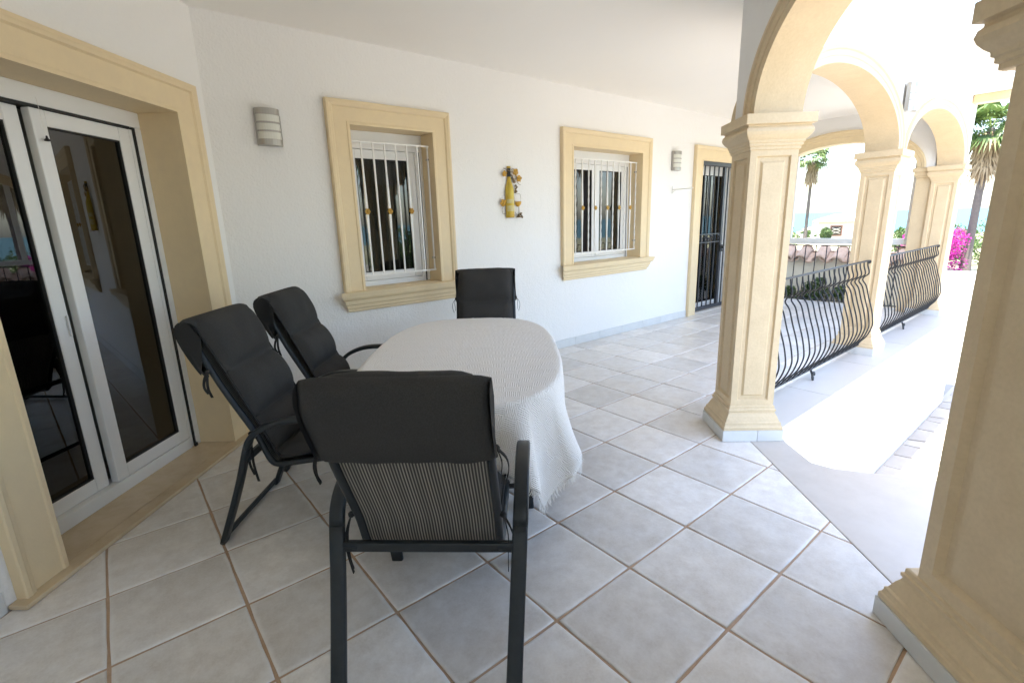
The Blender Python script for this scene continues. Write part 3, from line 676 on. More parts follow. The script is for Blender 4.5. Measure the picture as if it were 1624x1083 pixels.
def pillar(loc, rz, label, ex=0, brd=(.040,.048,.070,.082,.090), hs=SH):
    t = tag(empty('arcade_pillar', loc, rz), label, 'pillar', 'cream panelled pillars of the arcade')
    so = shaft_mesh(hs+ex/2, SH, brd, (0,.022,.022,.006,.006) if ex else (0,.014,.014,.002,.002)).build('shaft', MAT['pillar_cream'], t)
    if ex: so.location = (-ex/2-.01,0,0)
    stretched(MB().rings([(.196,.079),(.196,.10),(.190,.106),(.186,.118),(.186,.128),(.178,.134),(.172,.150),(.165,.168),(.156,.184),(.152,.196),(.158,.200),(.158,.214),(.150,.218),(.150,.236),(.1425,.240)]).build('base', MAT['pillar_cream'], t, bevel=.002), ex)
    stretched(MB().rings([(.1425,1.872),(.150,1.876),(.150,1.892),(.158,1.896),(.158,1.910),(.165,1.914),(.166,1.926),(.178,1.938),(.190,1.955),(.196,1.972),(.192,1.990),(.183,1.999),(.183,2.008),(.203,2.012),(.203,2.068),(.19,2.07)]).build('capital', MAT['pillar_cream'], t, bevel=.002), ex)
    MB().box(-.19-ex,.19,-.19,.19,.0012,.079).build('plinth_core', MAT['grout'], t)
    for k in range(4):
        a = k*math.pi/2
        spans = ((-.2005,.028),(.030,.199)) if not (ex and k%2 == 0) else (((-.2005-ex,-.40),(-.398,-.072),(-.070,.199)) if k == 0 else ((-.2005,.25),(.252,.199+ex)))
        for x0, x1 in spans:
            o = MB().box(x0,x1,-.202,-.1905,.002,.0785).build('plinth_tile', MAT['skirting_grey'], t, bevel=.002); o.rotation_euler = (0,0,a)
            if ex and k == 3: o.location = (-ex,0,0)
pillar(P1, TH, 'cream corner pillar beside the stone threshold, next to the first railing')
pillar(PN-D*.025+NN*.01, TH, 'large shaded cream pillar in the right foreground', .95, (.052,.070,.100,.112,.150), .112)
pillar(P2, 0, 'cream pillar standing between the two curved railings')
pillar(P3, 0, 'farthest cream pillar at the end of the arcade')

# ------------------------------------------------------------------ arcade walls with elliptical arches
ZS, BH = 2.07, .525
def arcade(length, piers, loc, rz, label, x_lo, x_hi, ztop=CZ-.0005, th=.13, name='arcade_wall', bh=BH, spring=ZS, amargin=None):
    """piers: x of pillar centres along local x (increasing)"""
    t = tag(empty(name, loc, rz), label, 'wall'); n = 44; ring = .115
    b = MB()
    def quadcol(pts_lo):
        base = len(b.v); k = len(pts_lo)
        for y in (-th, th):
            for x, z in pts_lo: b.v += [(x,y,z),(x,y,ztop)]
        o = 2*k
        for i in range(k-1):
            b.f.append((base+2*i,base+2*i+2,base+2*i+3,base+2*i+1)); b.f.append((base+o+2*i,base+o+2*i+1,base+o+2*i+3,base+o+2*i+2))
            b.f.append((base+2*i,base+o+2*i,base+o+2*i+2,base+2*i+2))
    low = [(x_lo, spring)]
    for i in range(len(piers)-1):
        xa, xb = piers[i]+SH, piers[i+1]-SH; cx = (xa+xb)/2; a = (xb-xa)/2
        ang = [math.pi-math.pi*k/n for k in range(n+1)]
        low += [(cx+(a+ring*.5)*math.cos(q), spring+(bh+ring*.5)*math.sin(q)) for q in ang]
        # archivolt: closed profile in (radial, y)
        pf = [(0,-th-.012),(0,th+.012),(.045,th+.012),(.050,th+.020),(.085,th+.022),(.092,th+.034),(ring-.004,th+.034),(ring,th+.028),(ring,-th-.028),(ring-.004,-th-.034),(.092,-th-.034),(.085,-th-.022),(.050,-th-.020),(.045,-th-.012)]
        m_ = MB(); kk = len(pf)
        for q in ang:
            for r_, y in pf: m_.v.append((cx+(a+r_)*math.cos(q), y, spring+(bh+r_)*math.sin(q)))
        for s_ in range(n):
            for q in range(kk): m_.f.append((s_*kk+q, s_*kk+(q+1)%kk, s_*kk+kk+(q+1)%kk, s_*kk+kk+q))
        m_.f.append(tuple(range(kk))); m_.f.append(tuple(range(n*kk+kk-1,n*kk-1,-1)))
        me = m_.build('archivolt', MAT['pillar_cream'], t, recalc=True)
    low.append((x_hi, spring)); quadcol(low)
    base = len(b.v)
    for xe in (x_lo, x_hi): b.add([(xe,-th,spring),(xe,th,spring),(xe,th,ztop),(xe,-th,ztop)],[(0,1,2,3)])
    b.build('wall', MAT['outer_white'], t, recalc=True)
    return t
dl = (P1-PC).length
arcade(0, [-SP, 0], P1, TH, 'white arcade wall with cream arch above the stone threshold', -SP-1.0, .165)
bw = tag(empty('light_blocker', P1, TH), 'unseen white walls added behind the viewer to hold back light', 'wall')  # unseen walls added to darken the near terrace, one gap left for fill light
MB().box(-4.8,-SP-.9,-.13,.13,-.02,CZ-.0005).build('blocker_side', MAT['render_white'], bw)
MB().box(-7.9,-4.801,-.13,.13,-.02,.9).build('blocker_base', MAT['render_white'], bw)
MB().box(-7.9,-4.801,-.13,.13,2.45,CZ-.0005).build('blocker_top', MAT['render_white'], bw)
MB().box(-8.15,-7.901,-.13,4.2,-.02,CZ-.0005).build('blocker_back', MAT['render_white'], bw)
arcade(0, [.12, P2.x-P1.x, P3.x-P1.x], (P1.x,.075,0), 0, 'white arcade wall with two cream arches above the curved railings', .2, P3.x-P1.x+.155)
# small filler between the two arcades above the corner pillar
MB().prism([tuple((P1+D*.13-NN*.12)[:2]), tuple((P1-D*.05-NN*.12)[:2]), tuple((P1+NN*.12)[:2]), (2.0,-.05),(2.0,.20)], ZS+.001, CZ-.001).build('corner_block', MAT['outer_white'], bpy.data.objects['arcade_wall.001'])
for o in bpy.data.objects:
    if o.name.startswith('corner_block'): o.location = (-P1.x,-.075,0)

# end arch across the corridor
t = tag(empty('end_wall', (XE,0,0)), 'white end wall of the corridor with a wide cream arched opening', 'wall')
ya, yb, ech, eb = .43, 2.46, 2.07, .455; n = 44; cy = (ya+yb)/2; a = (yb-ya)/2; th = .13; ring = .16
b = MB(); low = [(.235,ech)]+[(cy+(a+.03)*math.cos(math.pi-math.pi*k/n), ech+(eb+.03)*math.sin(math.pi-math.pi*k/n)) for k in range(n+1)]+[(2.4995,ech)]
low = [(min(y,2.4995),z) for y,z in low]
k = len(low)
for x in (-th,th):
    for y,z in low: b.v += [(x,y,z),(x,y,CZ-.0005)]
for i in range(k-1):
    b.f += [(2*i,2*i+2,2*i+3,2*i+1),(2*k+2*i,2*k+2*i+1,2*k+2*i+3,2*k+2*i+2),(2*i,2*k+2*i,2*k+2*i+2,2*i+2)]
b.build('wall', MAT['outer_white'], t, recalc=True)
pf = [(0,-th-.004),(0,th+.01),(ring,th+.01),(ring,-th-.036),(ring-.025,-th-.04),(ring-.035,-th-.026),(ring-.075,-th-.024),(ring-.085,-th-.010)]
m_ = MB(); kk = len(pf)
for i in range(n+1):
    q = math.pi-math.pi*i/n
    for r_, x in pf: m_.v.append((x, min(cy+(a+r_*.62)*math.cos(q),2.4985), ech+(eb+r_*1.15)*math.sin(q)))
for s_ in range(n):
    for q in range(kk): m_.f.append((s_*kk+q, s_*kk+(q+1)%kk, s_*kk+kk+(q+1)%kk, s_*kk+kk+q))
m_.build('archivolt', MAT['trim_cream'], t, recalc=True)
MB().box(-.10,.10,.245,ya,.0025,1.93).build('jamb', MAT['pillar_cream'], t, bevel=.004)
MB().box(-.115,.115,.245,ya+.012,1.931,1.96).box(-.13,.13,.245,ya+.028,1.9605,2.01).box(-.15,.15,.245,ya+.045,2.0105,2.069).build('jamb_capital', MAT['pillar_cream'], t, bevel=.004)
# glazed screen + railing in the end arch
sc = tag(empty('glazed_screen', (XE+.03,0,0)), 'white framed glass screen filling the end arch above the straight railing', 'glazing')
MB().box(-.03,.03,ya+.001,yb,.985,1.075).build('rail', MAT['pvc_white'], sc, bevel=.004)
MB().box(-.025,.025,2.08,2.16,1.0755,2.42).build('mullion', MAT['pvc_white'], sc, bevel=.003)
MB().box(-.025,.025,ya+.001,ya+.055,1.0755,2.20).build('mullion', MAT['pvc_white'], sc, bevel=.003)
b = MB(); pts = [(cy+(a-.004)*math.cos(math.pi*k/24), ech+(eb-.004)*math.sin(math.pi*k/24)) for k in range(25)]; pts = [(y,z) for y,z in pts]+[(ya+.004,1.076),(yb-.004,1.076)]
b.v = [(.0,y,z) for y,z in pts]; b.f = [tuple(range(len(pts)))]
b.build('pane', MAT['glass_clear'], sc)
# ------------------------------------------------------------------ railings
def bellied(loc, L_, label, nbar):
    t = tag(empty('curved_railing', loc), label, 'railing', 'black bellied iron railings')
    MB().sweep([(0,0,1.0),(L_,0,1.0)], roundrect(.018,.006,.004,2)).build('top_rail', MAT['iron'], t, bevel=0)
    MB().sweep([(0,0,.105),(L_,0,.105)], roundrect(.014,.006,.004,2)).build('bottom_rail', MAT['iron'], t)
    prof = smooth_path([(0,0,.10),(0,-.03,.15),(0,-.080,.22),(0,-.112,.31),(0,-.116,.38),(0,-.092,.50),(0,-.05,.63),(0,-.015,.745),(0,.022,.80),(0,.012,.835),(0,-.020,.865),(0,-.022,.90),(0,-.006,.95),(0,0,1.0)], 4)
    me = MB().sweep([tuple(p) for p in prof], [(.0065*math.cos(k*math.pi/3),.0065*math.sin(k*math.pi/3)) for k in range(6)], upv=Vector((1,0,0))).mesh('baluster', MAT['iron'], True)
    for k in range(nbar):
        o = bpy.data.objects.new('baluster', me); link(o, t); o.location = (.05+(L_-.1)*k/(nbar-1),0,0)
    for x in (.0,L_):
        MB().blob((x,0,.985),(.02,.02,.018)).build('end_knob', MAT['iron'], t, smooth=True)
    xm = L_*.5
    f = MB(); f.sweep([(xm+.03*math.cos(q*.5)*(1-.03*q)-.0, -.03+.0, .045+.033*math.sin(q*.5)*(1-.03*q)) for q in range(12)], roundrect(.012,.005,.003,1), upv=Vector((0,1,0)))
    f.tube([(xm,0,.105),(xm,-.02,.06),(xm,-.03,.012),(xm,-.03,.003)],.010,6)
    f.build('foot', MAT['iron'], t, smooth=True)
bellied((2.0,.03,.0), 2.55, 'black bellied iron railing between the corner pillar and the middle pillar', 22)
bellied((4.92,.04,.0), 2.64, 'black bellied iron railing between the middle pillar and the farthest pillar', 23)
t = tag(empty('straight_railing', (XE-.06,0,0)), 'dark straight bar railing under the glazed end arch', 'railing')
MB().box(-.012,.012,.44,2.46,.055,.07).box(-.012,.012,.44,2.46,.955,.97).build('rail', MAT['iron'], t)
for k in range(13): MB().box(-.006,.006,-.006,.006,.0705,.9545).build('baluster', MAT['iron'], t, loc=(0,.52+k*.16,0))

# ------------------------------------------------------------------ outside: tiled garden wall, plants, villa, palms, far houses
def leaves(n, shape, size, seed, aspect=.5, curl=.2):
    r = random.Random(seed); b = MB()
    for i in range(n):
        p, nd = shape(r); q = Vector((r.gauss(0,1),r.gauss(0,1),r.gauss(0,1))).normalized()
        ax = (nd*.8+q*.9).normalized(); sd_ = ax.orthogonal().normalized(); sd_.rotate(Matrix.Rotation(r.uniform(0,6.28),3,ax)); s_ = size*r.uniform(.6,1.3)
        up_ = ax.cross(sd_); L_ = sd_*s_; W_ = up_*s_*aspect
        b.add([p-L_*.5, p+W_*.5+ax*s_*curl*.3, p+L_*.5, p-W_*.5+ax*s_*curl*.3], [(0,1,2,3)])
    return b
def blobshape(c, R3, lumps, seed, shell=.55):
    r0_ = random.Random(seed); C = []
    for k in range(lumps):
        while True:
            v = Vector((r0_.uniform(-1,1),r0_.uniform(-1,1),r0_.uniform(-1,1)))
            if v.length < 1: break
        C.append((Vector(c)+Vector((v.x*R3[0]*.75,v.y*R3[1]*.75,v.z*R3[2]*.75)), r0_.uniform(.28,.5)*min(R3)))
    def f(r):
        cc, rad_ = r.choice(C); d_ = Vector((r.gauss(0,1),r.gauss(0,1),r.gauss(0,1))).normalized()
        return cc+d_*rad_*(shell+(1-shell)*r.random())*1.25, d_
    return f
def bush(name, c, R3, n, size, mt_, label, cat, seed, lumps=26, group=None, stem=True):
    t = tag(empty(name, (c[0],c[1],c[2]-R3[2])), label, cat, group)
    leaves(n, blobshape((0,0,R3[2]), R3, lumps, seed), size, seed+1).build('foliage', MAT[mt_], t)
    b = MB(); r = random.Random(seed)
    for k in range(5):
        q = r.uniform(0,6.28); b.tube([(0,0,-.05),(R3[0]*.2*math.cos(q),R3[1]*.2*math.sin(q),R3[2]*.5),(R3[0]*.5*math.cos(q),R3[1]*.5*math.sin(q),R3[2]*1.2)], .012+.02*R3[2]*.3, 5)
    b.build('stem', MAT['bark'], t)
# tiled coping wall just outside the end arch
XW = 8.55
gw = tag(empty('garden_wall', (XW,0,GZ)), 'cream garden wall capped with old terracotta tiles behind the straight railing', 'wall')
MB().box(-.11,.11,.2,5.2,0,2.10).build('wall', MAT['cream_wall'], gw)
def tile_piece(y, cover):
    b = MB(); n = 8; k = 5; r = .105
    for i in range(k+1):
        x = -.30+.30*i/k; z = .0 -.30*(1-i/k)*.62
        for q in range(n+1):
            a = math.pi*q/n; s_ = 1 if cover else -1; b.v.append((x, (r*(1.08-.16*i/k))*math.cos(a), z+s_*(r*.8)*math.sin(a)+(.06 if not cover else 0)))
    for i in range(k):
        for q in range(n): b.f.append((i*(n+1)+q, i*(n+1)+q+1, (i+1)*(n+1)+q+1, (i+1)*(n+1)+q))
    return b
cov = tile_piece(0, True).mesh('roof_tile', MAT['terracotta'], True); chn = tile_piece(0, False).mesh('roof_tile', MAT['terracotta'], True)
r = random.Random(5)
for k in range(16):
    for me, dy in ((cov,0),(chn,.145)):
        for sx in (1,-1):
            o = bpy.data.objects.new('roof_tile', me); link(o, gw); o.location = (sx*.02, .35+.29*k+dy, 2.24+r.uniform(-.012,.012)); o.rotation_euler = (r.uniform(-.05,.05), r.uniform(-.04,.04), r.uniform(-.05,.05)+(0 if sx>0 else math.pi))
            md = o.modifiers.new('thick','SOLIDIFY'); md.thickness = .014
bush('shrub', (8.22,1.75,.0), (.22,.75,.42), 2600, .06, 'hedge_leaf', 'dark green shrub at the foot of the tiled garden wall', 'shrub', 41, 22)
# the villa pavilion
vd = Vector((1.184,.363,0)).normalized()*70+Vector((CAM.x,CAM.y,0)); va = math.atan2(.363,1.184)
vil = tag(empty('villa', (vd.x,vd.y,-3.6), va-math.pi/2), 'small pink white villa with hipped tiled roof seen through the end arch', 'villa')
MB().box(-2.75,2.75,-2.7,2.7,0,4.15).build('wall', MAT['villa_wall'], vil)
b = MB(); b.add([(-3.3,-3.3,4.0),(3.3,-3.3,4.0),(3.3,3.3,4.0),(-3.3,3.3,4.0),(-3.3,-3.3,4.12),(3.3,-3.3,4.12),(3.3,3.3,4.12),(-3.3,3.3,4.12),(-.3,0,4.95),(.3,0,4.95)],
    [(3,2,1,0),(0,1,5,4),(1,2,6,5),(2,3,7,6),(3,0,4,7),(4,5,9,8),(5,6,9),(6,7,8,9),(7,4,8)])
rf = b.build('roof', MAT['villa_roof'], vil)
MB().box(-.35,.35,-.35,.35,4.7,5.15).box(-.45,.45,-.45,.45,5.151,5.22).build('chimney', MAT['far_white'], rf)
for k in range(22):
    MB().sweep([(-3.2+k*.305,-3.34,4.13),(-3.2+k*.305-( -3.2+k*.305)*.62,-.9,4.75)], [(.1*math.cos(q*math.pi/3),.06*math.sin(q*math.pi/3)) for q in range(4)]).build('tile_row', MAT['villa_roof'], rf)
for x in (-.95,1.45):
    f = MB().box(x-.58,x+.58,-2.76,-2.701,2.45,3.6).build('window', MAT['shutter_red'], vil)
    MB().box(x-.46,x+.46,-2.79,-2.761,2.57,3.48).build('pane', MAT['glass_dark'], f)
    b = MB()
    for s_ in (1,-1):
        for k in range(-1,2): b.tube([(x-.4*s_+k*.3*0,-2.80,3.02+k*.32),(x+.4*s_,-2.80,3.02+k*.32+.30*(1 if k<1 else -1))],.03,4)
    b.build('lattice', MAT['villa_wall'], f)

def palm(loc, h, r_tr, R_, label, seed, nleaf=46, lean=0):
    t = tag(empty('palm_tree', loc), label, 'palm'); r = random.Random(seed); b = MB(); pts = []
    for i in range(15):
        q = i/14; pts.append((lean*q*q, 0, h*q))
    bb = MB(); seg = 10
    for i,p in enumerate(pts):
        rr_ = r_tr*(1.35-.45*min(1,i/3) if i < 3 else .92-.2*i/14)*(1+.03*(i%2))
        for k in range(seg): a = 2*math.pi*k/seg; bb.v.append((p[0]+rr_*math.cos(a), p[1]+rr_*math.sin(a), p[2]))
        if i:
            for k in range(seg): bb.f.append((i*seg-seg+k, i*seg-seg+(k+1)%seg, i*seg+(k+1)%seg, i*seg+k))
    bb.build('trunk', MAT['bark'], t, smooth=True)
    cr = MB(); dead = MB(); top = Vector(pts[-1])
    def fan(mb, base, dirv, pet, blade, droop, nb=17):
        dirv = dirv.normalized(); side = dirv.cross(Vector((0,0,1))); 
        if side.length < .05: side = Vector((1,0,0))
        side.normalize(); nrm = side.cross(dirv).normalized()
        e = base+dirv*pet; mb.add([base-side*.02,base+side*.02,e+side*.012,e-side*.012],[(0,1,2,3)])
        for k in range(nb):
            a = rad(-105+210*k/(nb-1)); d_ = (dirv*math.cos(a)+side*math.sin(a)).normalized(); L_ = blade*(1-.25*abs(a)/1.8)*r.uniform(.85,1.1)
            w_ = blade*.055; m1 = e+d_*L_*.55+nrm*.05*blade; tip = e+d_*L_-Vector((0,0,1))*droop*blade*r.uniform(.6,1.2); sdv = d_.cross(nrm)*w_
            mb.add([e, m1+sdv, m1-sdv],[(0,1,2)]); mb.add([m1+sdv,tip,m1-sdv],[(0,1,2)])
    for k in range(nleaf):
        el = rad(r.uniform(-35,80)); az = r.uniform(0,2*math.pi); d_ = Vector((math.cos(el)*math.cos(az),math.cos(el)*math.sin(az),math.sin(el)))
        fan(cr, top+Vector((0,0,r.uniform(-.15,.2)))*R_*.3, d_, R_*r.uniform(.4,.6), R_*r.uniform(.42,.58), r.uniform(.2,.5))
    for k in range(int(nleaf*1.3)):
        q = r.uniform(0,1); az = r.uniform(0,2*math.pi); el = rad(r.uniform(-85,-45)); d_ = Vector((math.cos(el)*math.cos(az),math.cos(el)*math.sin(az),math.sin(el)))
        fan(dead, top-Vector((0,0,q*R_*.75)), d_, R_*.22, R_*r.uniform(.3,.45), .5, 9)
    cr.build('crown', MAT['palm_leaf'], t); dead.build('dead_fronds', MAT['dead_frond'], t)
def along(dx, dy, dist): v = Vector((dx,dy,0)).normalized()*dist; return (CAM.x+v.x, CAM.y+v.y)
x, y = along(1.131,.420,58); palm((x,y,terr_z(x,y)-.2), 8.1, .17, 2.0, 'tall slim palm seen through the end arch', 61)
x, y = along(1.370,.198,30); palm((x,y,terr_z(x,y)-.1), 6.25, .175, 1.75, 'thick trunked fan palm outside, left of the foreground pillar', 62, 54, .12)
x, y = along(1.41,.262,29.5); bush('bougainvillea', (x,y,terr_z(x,y)+1.1), (1.2,1.35,1.15), 8000, .11, 'bougainvillea', 'bright magenta bougainvillea beside the farthest pillar', 'bougainvillea', 71, 34)
for k,(dx,dy,ds,R3,lab) in enumerate(((1.40,.155,36,(2.2,3.6,1.15),'green hedge behind the bougainvillea and the fan palm'),(1.40,.26,40,(2.2,3.2,1.1),'green shrub mass left of the fan palm'),(1.1,.47,52,(3,3,1.3),'far green tree left of the slim palm'),(1.15,.388,66,(.6,.6,.75),'small round tree left of the villa'))):
    x, y = along(dx,dy,ds); bush('garden_shrub', (x,y,terr_z(x,y)+R3[2]*.9), R3, 5200, .15 if k<2 else .22, 'hedge_leaf', lab, 'shrub', 80+k, 30)
x, y = along(1.40,.20,27.5)
lw_ = tag(empty('boundary_wall', (x,y,GZ-.05), math.atan2(.2,1.4)), 'low white boundary wall in front of the palm and bougainvillea', 'wall')
MB().box(-.12,.12,-9,9,0,.34).build('wall', MAT['outer_white'], lw_); MB().box(-.16,.16,-9,9,.3405,.40).build('coping', MAT['slab_stone'], lw_)
# plants and wall on the side that only the door glass reflects
for k,(x,y,h) in enumerate(((5.7,-8.6,5.6),(13,-6.2,6.5))): palm((x,y,GZ), h, .2, 1.7, ('palm outside the arcade, mirrored in the small barred window','palm outside the arcade, mirrored in the wide barred window')[k], 90+k, 36)
for k,(x,y) in enumerate(((7.6,-10.5),(11.5,-8.0))): bush('garden_shrub', (x,y,GZ+1.3), (1.7,1.7,1.4), 3000, .2, 'hedge_leaf', ('green shrub beside the palm mirrored in the small window','green shrub beside the palm mirrored in the wide window')[k], 'shrub', 95+k, 24)
# far houses down the slope
r = random.Random(9); hb = MB().box(-4,4,-4,4,-3,3.0); hm = hb.mesh('wall', MAT['far_white'])
b = MB(); b.add([(-4.5,-4.5,3.001),(4.5,-4.5,3.001),(4.5,4.5,3.001),(-4.5,4.5,3.001),(0,0,5.0)],[(3,2,1,0),(0,1,4),(1,2,4),(2,3,4),(3,0,4)]); rm = b.mesh('roof', MAT['far_roof'])
for k in range(16):
    ds = r.uniform(260,1400); an = math.atan2(.40,1.13)+r.uniform(-.07,.05); x, y = CAM.x+ds*math.cos(an), CAM.y+ds*math.sin(an); s_ = r.uniform(.8,1.7)
    t = tag(empty('far_house', (x,y,terr_z(x,y)), r.uniform(0,3)), 'tiny white house on the far slope towards the sea', 'house', 'houses on the far slope'); t.scale = (s_,s_,s_*r.uniform(.8,1.3))
    link(bpy.data.objects.new('wall', hm), t); link(bpy.data.objects.new('roof', rm), t)
b = MB()
for k in range(260):
    ds = r.uniform(120,1500); an = math.atan2(.40,1.13)+r.uniform(-.5,.3); x, y = CAM.x+ds*math.cos(an), CAM.y+ds*math.sin(an); q = r.uniform(1.2,3.2)*(.6+ds/1500)
    f = blobshape((x,y,terr_z(x,y)+q*.7),(q,q,q*.8),5,k); b_ = leaves(70,f,q*.55,k); b.add(b_.v,b_.f)
tag(b.build('far_trees', MAT['hedge_leaf']), 'scattered dark green scrub and trees on the far slope', 'trees', kind='stuff')

# ------------------------------------------------------------------ dining table under its cloth
TA = rad(51); ax = Vector((math.cos(TA),math.sin(TA),0)); pe = Vector((math.sin(TA),-math.cos(TA),0))
TC = ax*.75+pe*(-.50); TZ = .735; HA, HB = 1.0, .56
tb = tag(empty('dining_table', (TC.x,TC.y,0), TA), 'oval garden dining table hidden under a cream cloth', 'table')
def outline(n, ex=2.9, a=HA, b_=HB):
    out = []
    for i in range(n):
        t = 2*math.pi*i/n; c, s_ = math.cos(t), math.sin(t)
        out.append((a*math.copysign(abs(c)**(2/ex),c), b_*math.copysign(abs(s_)**(2/ex),s_)))
    return out
MB().prism(outline(72,2.9,HA-.004,HB-.004), TZ-.03, TZ-.003).build('tabletop', MAT['chair_metal'], tb)
for sx in (-1,1):
    for sy in (-1,1):
        MB().sweep([(sx*.52,sy*.34,TZ-.031),(sx*.60,sy*.36,0.0)], roundrect(.024,.024,.008,2), upv=Vector((0,1,0))).build('leg', MAT['chair_metal'], tb)
MB().box(-.58,.58,-.012,.012,TZ-.10,TZ-.0315).box(-.55,-.52,-.34,.34,TZ-.09,TZ-.0315).box(.52,.55,-.34,.34,TZ-.09,TZ-.0315).build('apron', MAT['chair_metal'], tb)
# cloth
OB = outline(720); 
def onorm(i):
    a = Vector((*OB[i-1],0)); c = Vector((*OB[(i+1)%720],0)); t = (c-a).normalized(); return Vector((t.y,-t.x,0))
ON = [onorm(i) for i in range(720)]
arc = [0]
for i in range(1,720): arc.append(arc[-1]+math.hypot(OB[i][0]-OB[i-1][0],OB[i][1]-OB[i-1][1]))
def inside(x, y): return abs(x/HA)**2.9+abs(y/HB)**2.9 <= 1
def drape(x, y):
    if inside(x,y):
        z = TZ+.002+.0016*noise.noise(Vector((x*5,y*5,0)))+.001*noise.noise(Vector((x*14,y*3,2)))
        for c0,q in ((.0,x),(.55,x),(-.5,x),(.02,y)): z += .0022*math.exp(-((q-c0)/.006)**2)
        return Vector((x,y,z))
    best = min(range(0,720,4), key=lambda i:(OB[i][0]-x)**2+(OB[i][1]-y)**2)
    best = min(range(best-4,best+5), key=lambda i:(OB[i%720][0]-x)**2+(OB[i%720][1]-y)**2) % 720
    p = Vector((*OB[best],0)); n_ = ON[best]; dv = Vector((x,y,0))-p; s_ = dv.length
    cornerness = min(1, abs(n_.x)*abs(n_.y)*2.2)
    bend = .02; 
    if s_ < bend: return Vector((p.x,p.y,0))+n_*(s_*.75)+Vector((0,0,TZ+.002-s_*s_/bend*.5))
    q = s_-bend; u_ = arc[best]
    tw = min(1,q/.38)
    amp = (.008+.062*cornerness)*tw**1.1
    ph = math.sin(u_*15.5+1.1*noise.noise(Vector((u_*2,0,5)))*2+.5)
    ph = math.copysign(abs(ph)**.7,ph)
    out_ = .016+.075*tw*cornerness+amp*(ph+.35)+.008*noise.noise(Vector((u_*6,q*6,1)))
    tx = Vector((-n_.y,n_.x,0)); sway = .022*tw*cornerness*math.cos(u_*15.5+.5)
    return Vector((p.x,p.y,0))+n_*max(.006,out_)+tx*sway+Vector((0,0,TZ+.002-bend*.5-q*(.985-.10*cornerness*tw)))
CL, CW = HA+.265, HB+.262; nu, nv = 170, 112
cl = MB(); uvs = []
skew = .03
for i in range(nu+1):
    for j in range(nv+1):
        x = -CL+2*CL*i/nu; y = -CW+2*CW*j/nv
        x2 = x*math.cos(skew)-y*math.sin(skew)*.6-.03; y2 = x*math.sin(skew)*.6+y*math.cos(skew)-.04
        cl.v.append(tuple(drape(x2,y2))); uvs.append((x,y))
for i in range(nu):
    for j in range(nv): a = i*(nv+1)+j; cl.f.append((a,a+nv+1,a+nv+2,a+1))
clo = cl.build('tablecloth', MAT['cloth'], smooth=True, loc=(TC.x,TC.y,0)); clo.rotation_euler = (0,0,TA)
tag(clo, 'cream woven tablecloth with a fringed hem draped over the dining table', 'tablecloth')
uvl = clo.data.uv_layers.new(name='weave')
for lp in clo.data.loops: uvl.data[lp.index].uv = uvs[lp.vertex_index]
md = clo.modifiers.new('thick','SOLIDIFY'); md.thickness = .0025; md.offset = 1
fr = MB(); r = random.Random(4); hem = []
for i in range(nu): hem.append((i*(nv+1), (i+1)*(nv+1))); hem.append((i*(nv+1)+nv, (i+1)*(nv+1)+nv))
for j in range(nv): hem.append((j,j+1)); hem.append((nu*(nv+1)+j, nu*(nv+1)+j+1))
for a, c in hem:
    A, C_ = Vector(cl.v[a]), Vector(cl.v[c])
    for k in range(3):
        p = A.lerp(C_, (k+r.random())/3); L_ = r.uniform(.028,.05); e = (C_-A).normalized()
        d_ = Vector((r.gauss(0,.25),r.gauss(0,.25),-1)).normalized(); w_ = e*.0021; mid = p+d_*L_*.5; q = mid+(d_+Vector((r.gauss(0,.3),r.gauss(0,.3),0))).normalized()*L_*.5
        fr.add([p-w_+Vector((0,0,.003)),p+w_+Vector((0,0,.003)),mid+w_,mid-w_],[(0,1,2,3)]); fr.add([mid-w_,mid+w_,q+w_*.4,q-w_*.4],[(0,1,2,3)])
tag(fr.build('fringe', MAT['fringe'], clo), kind='stuff')

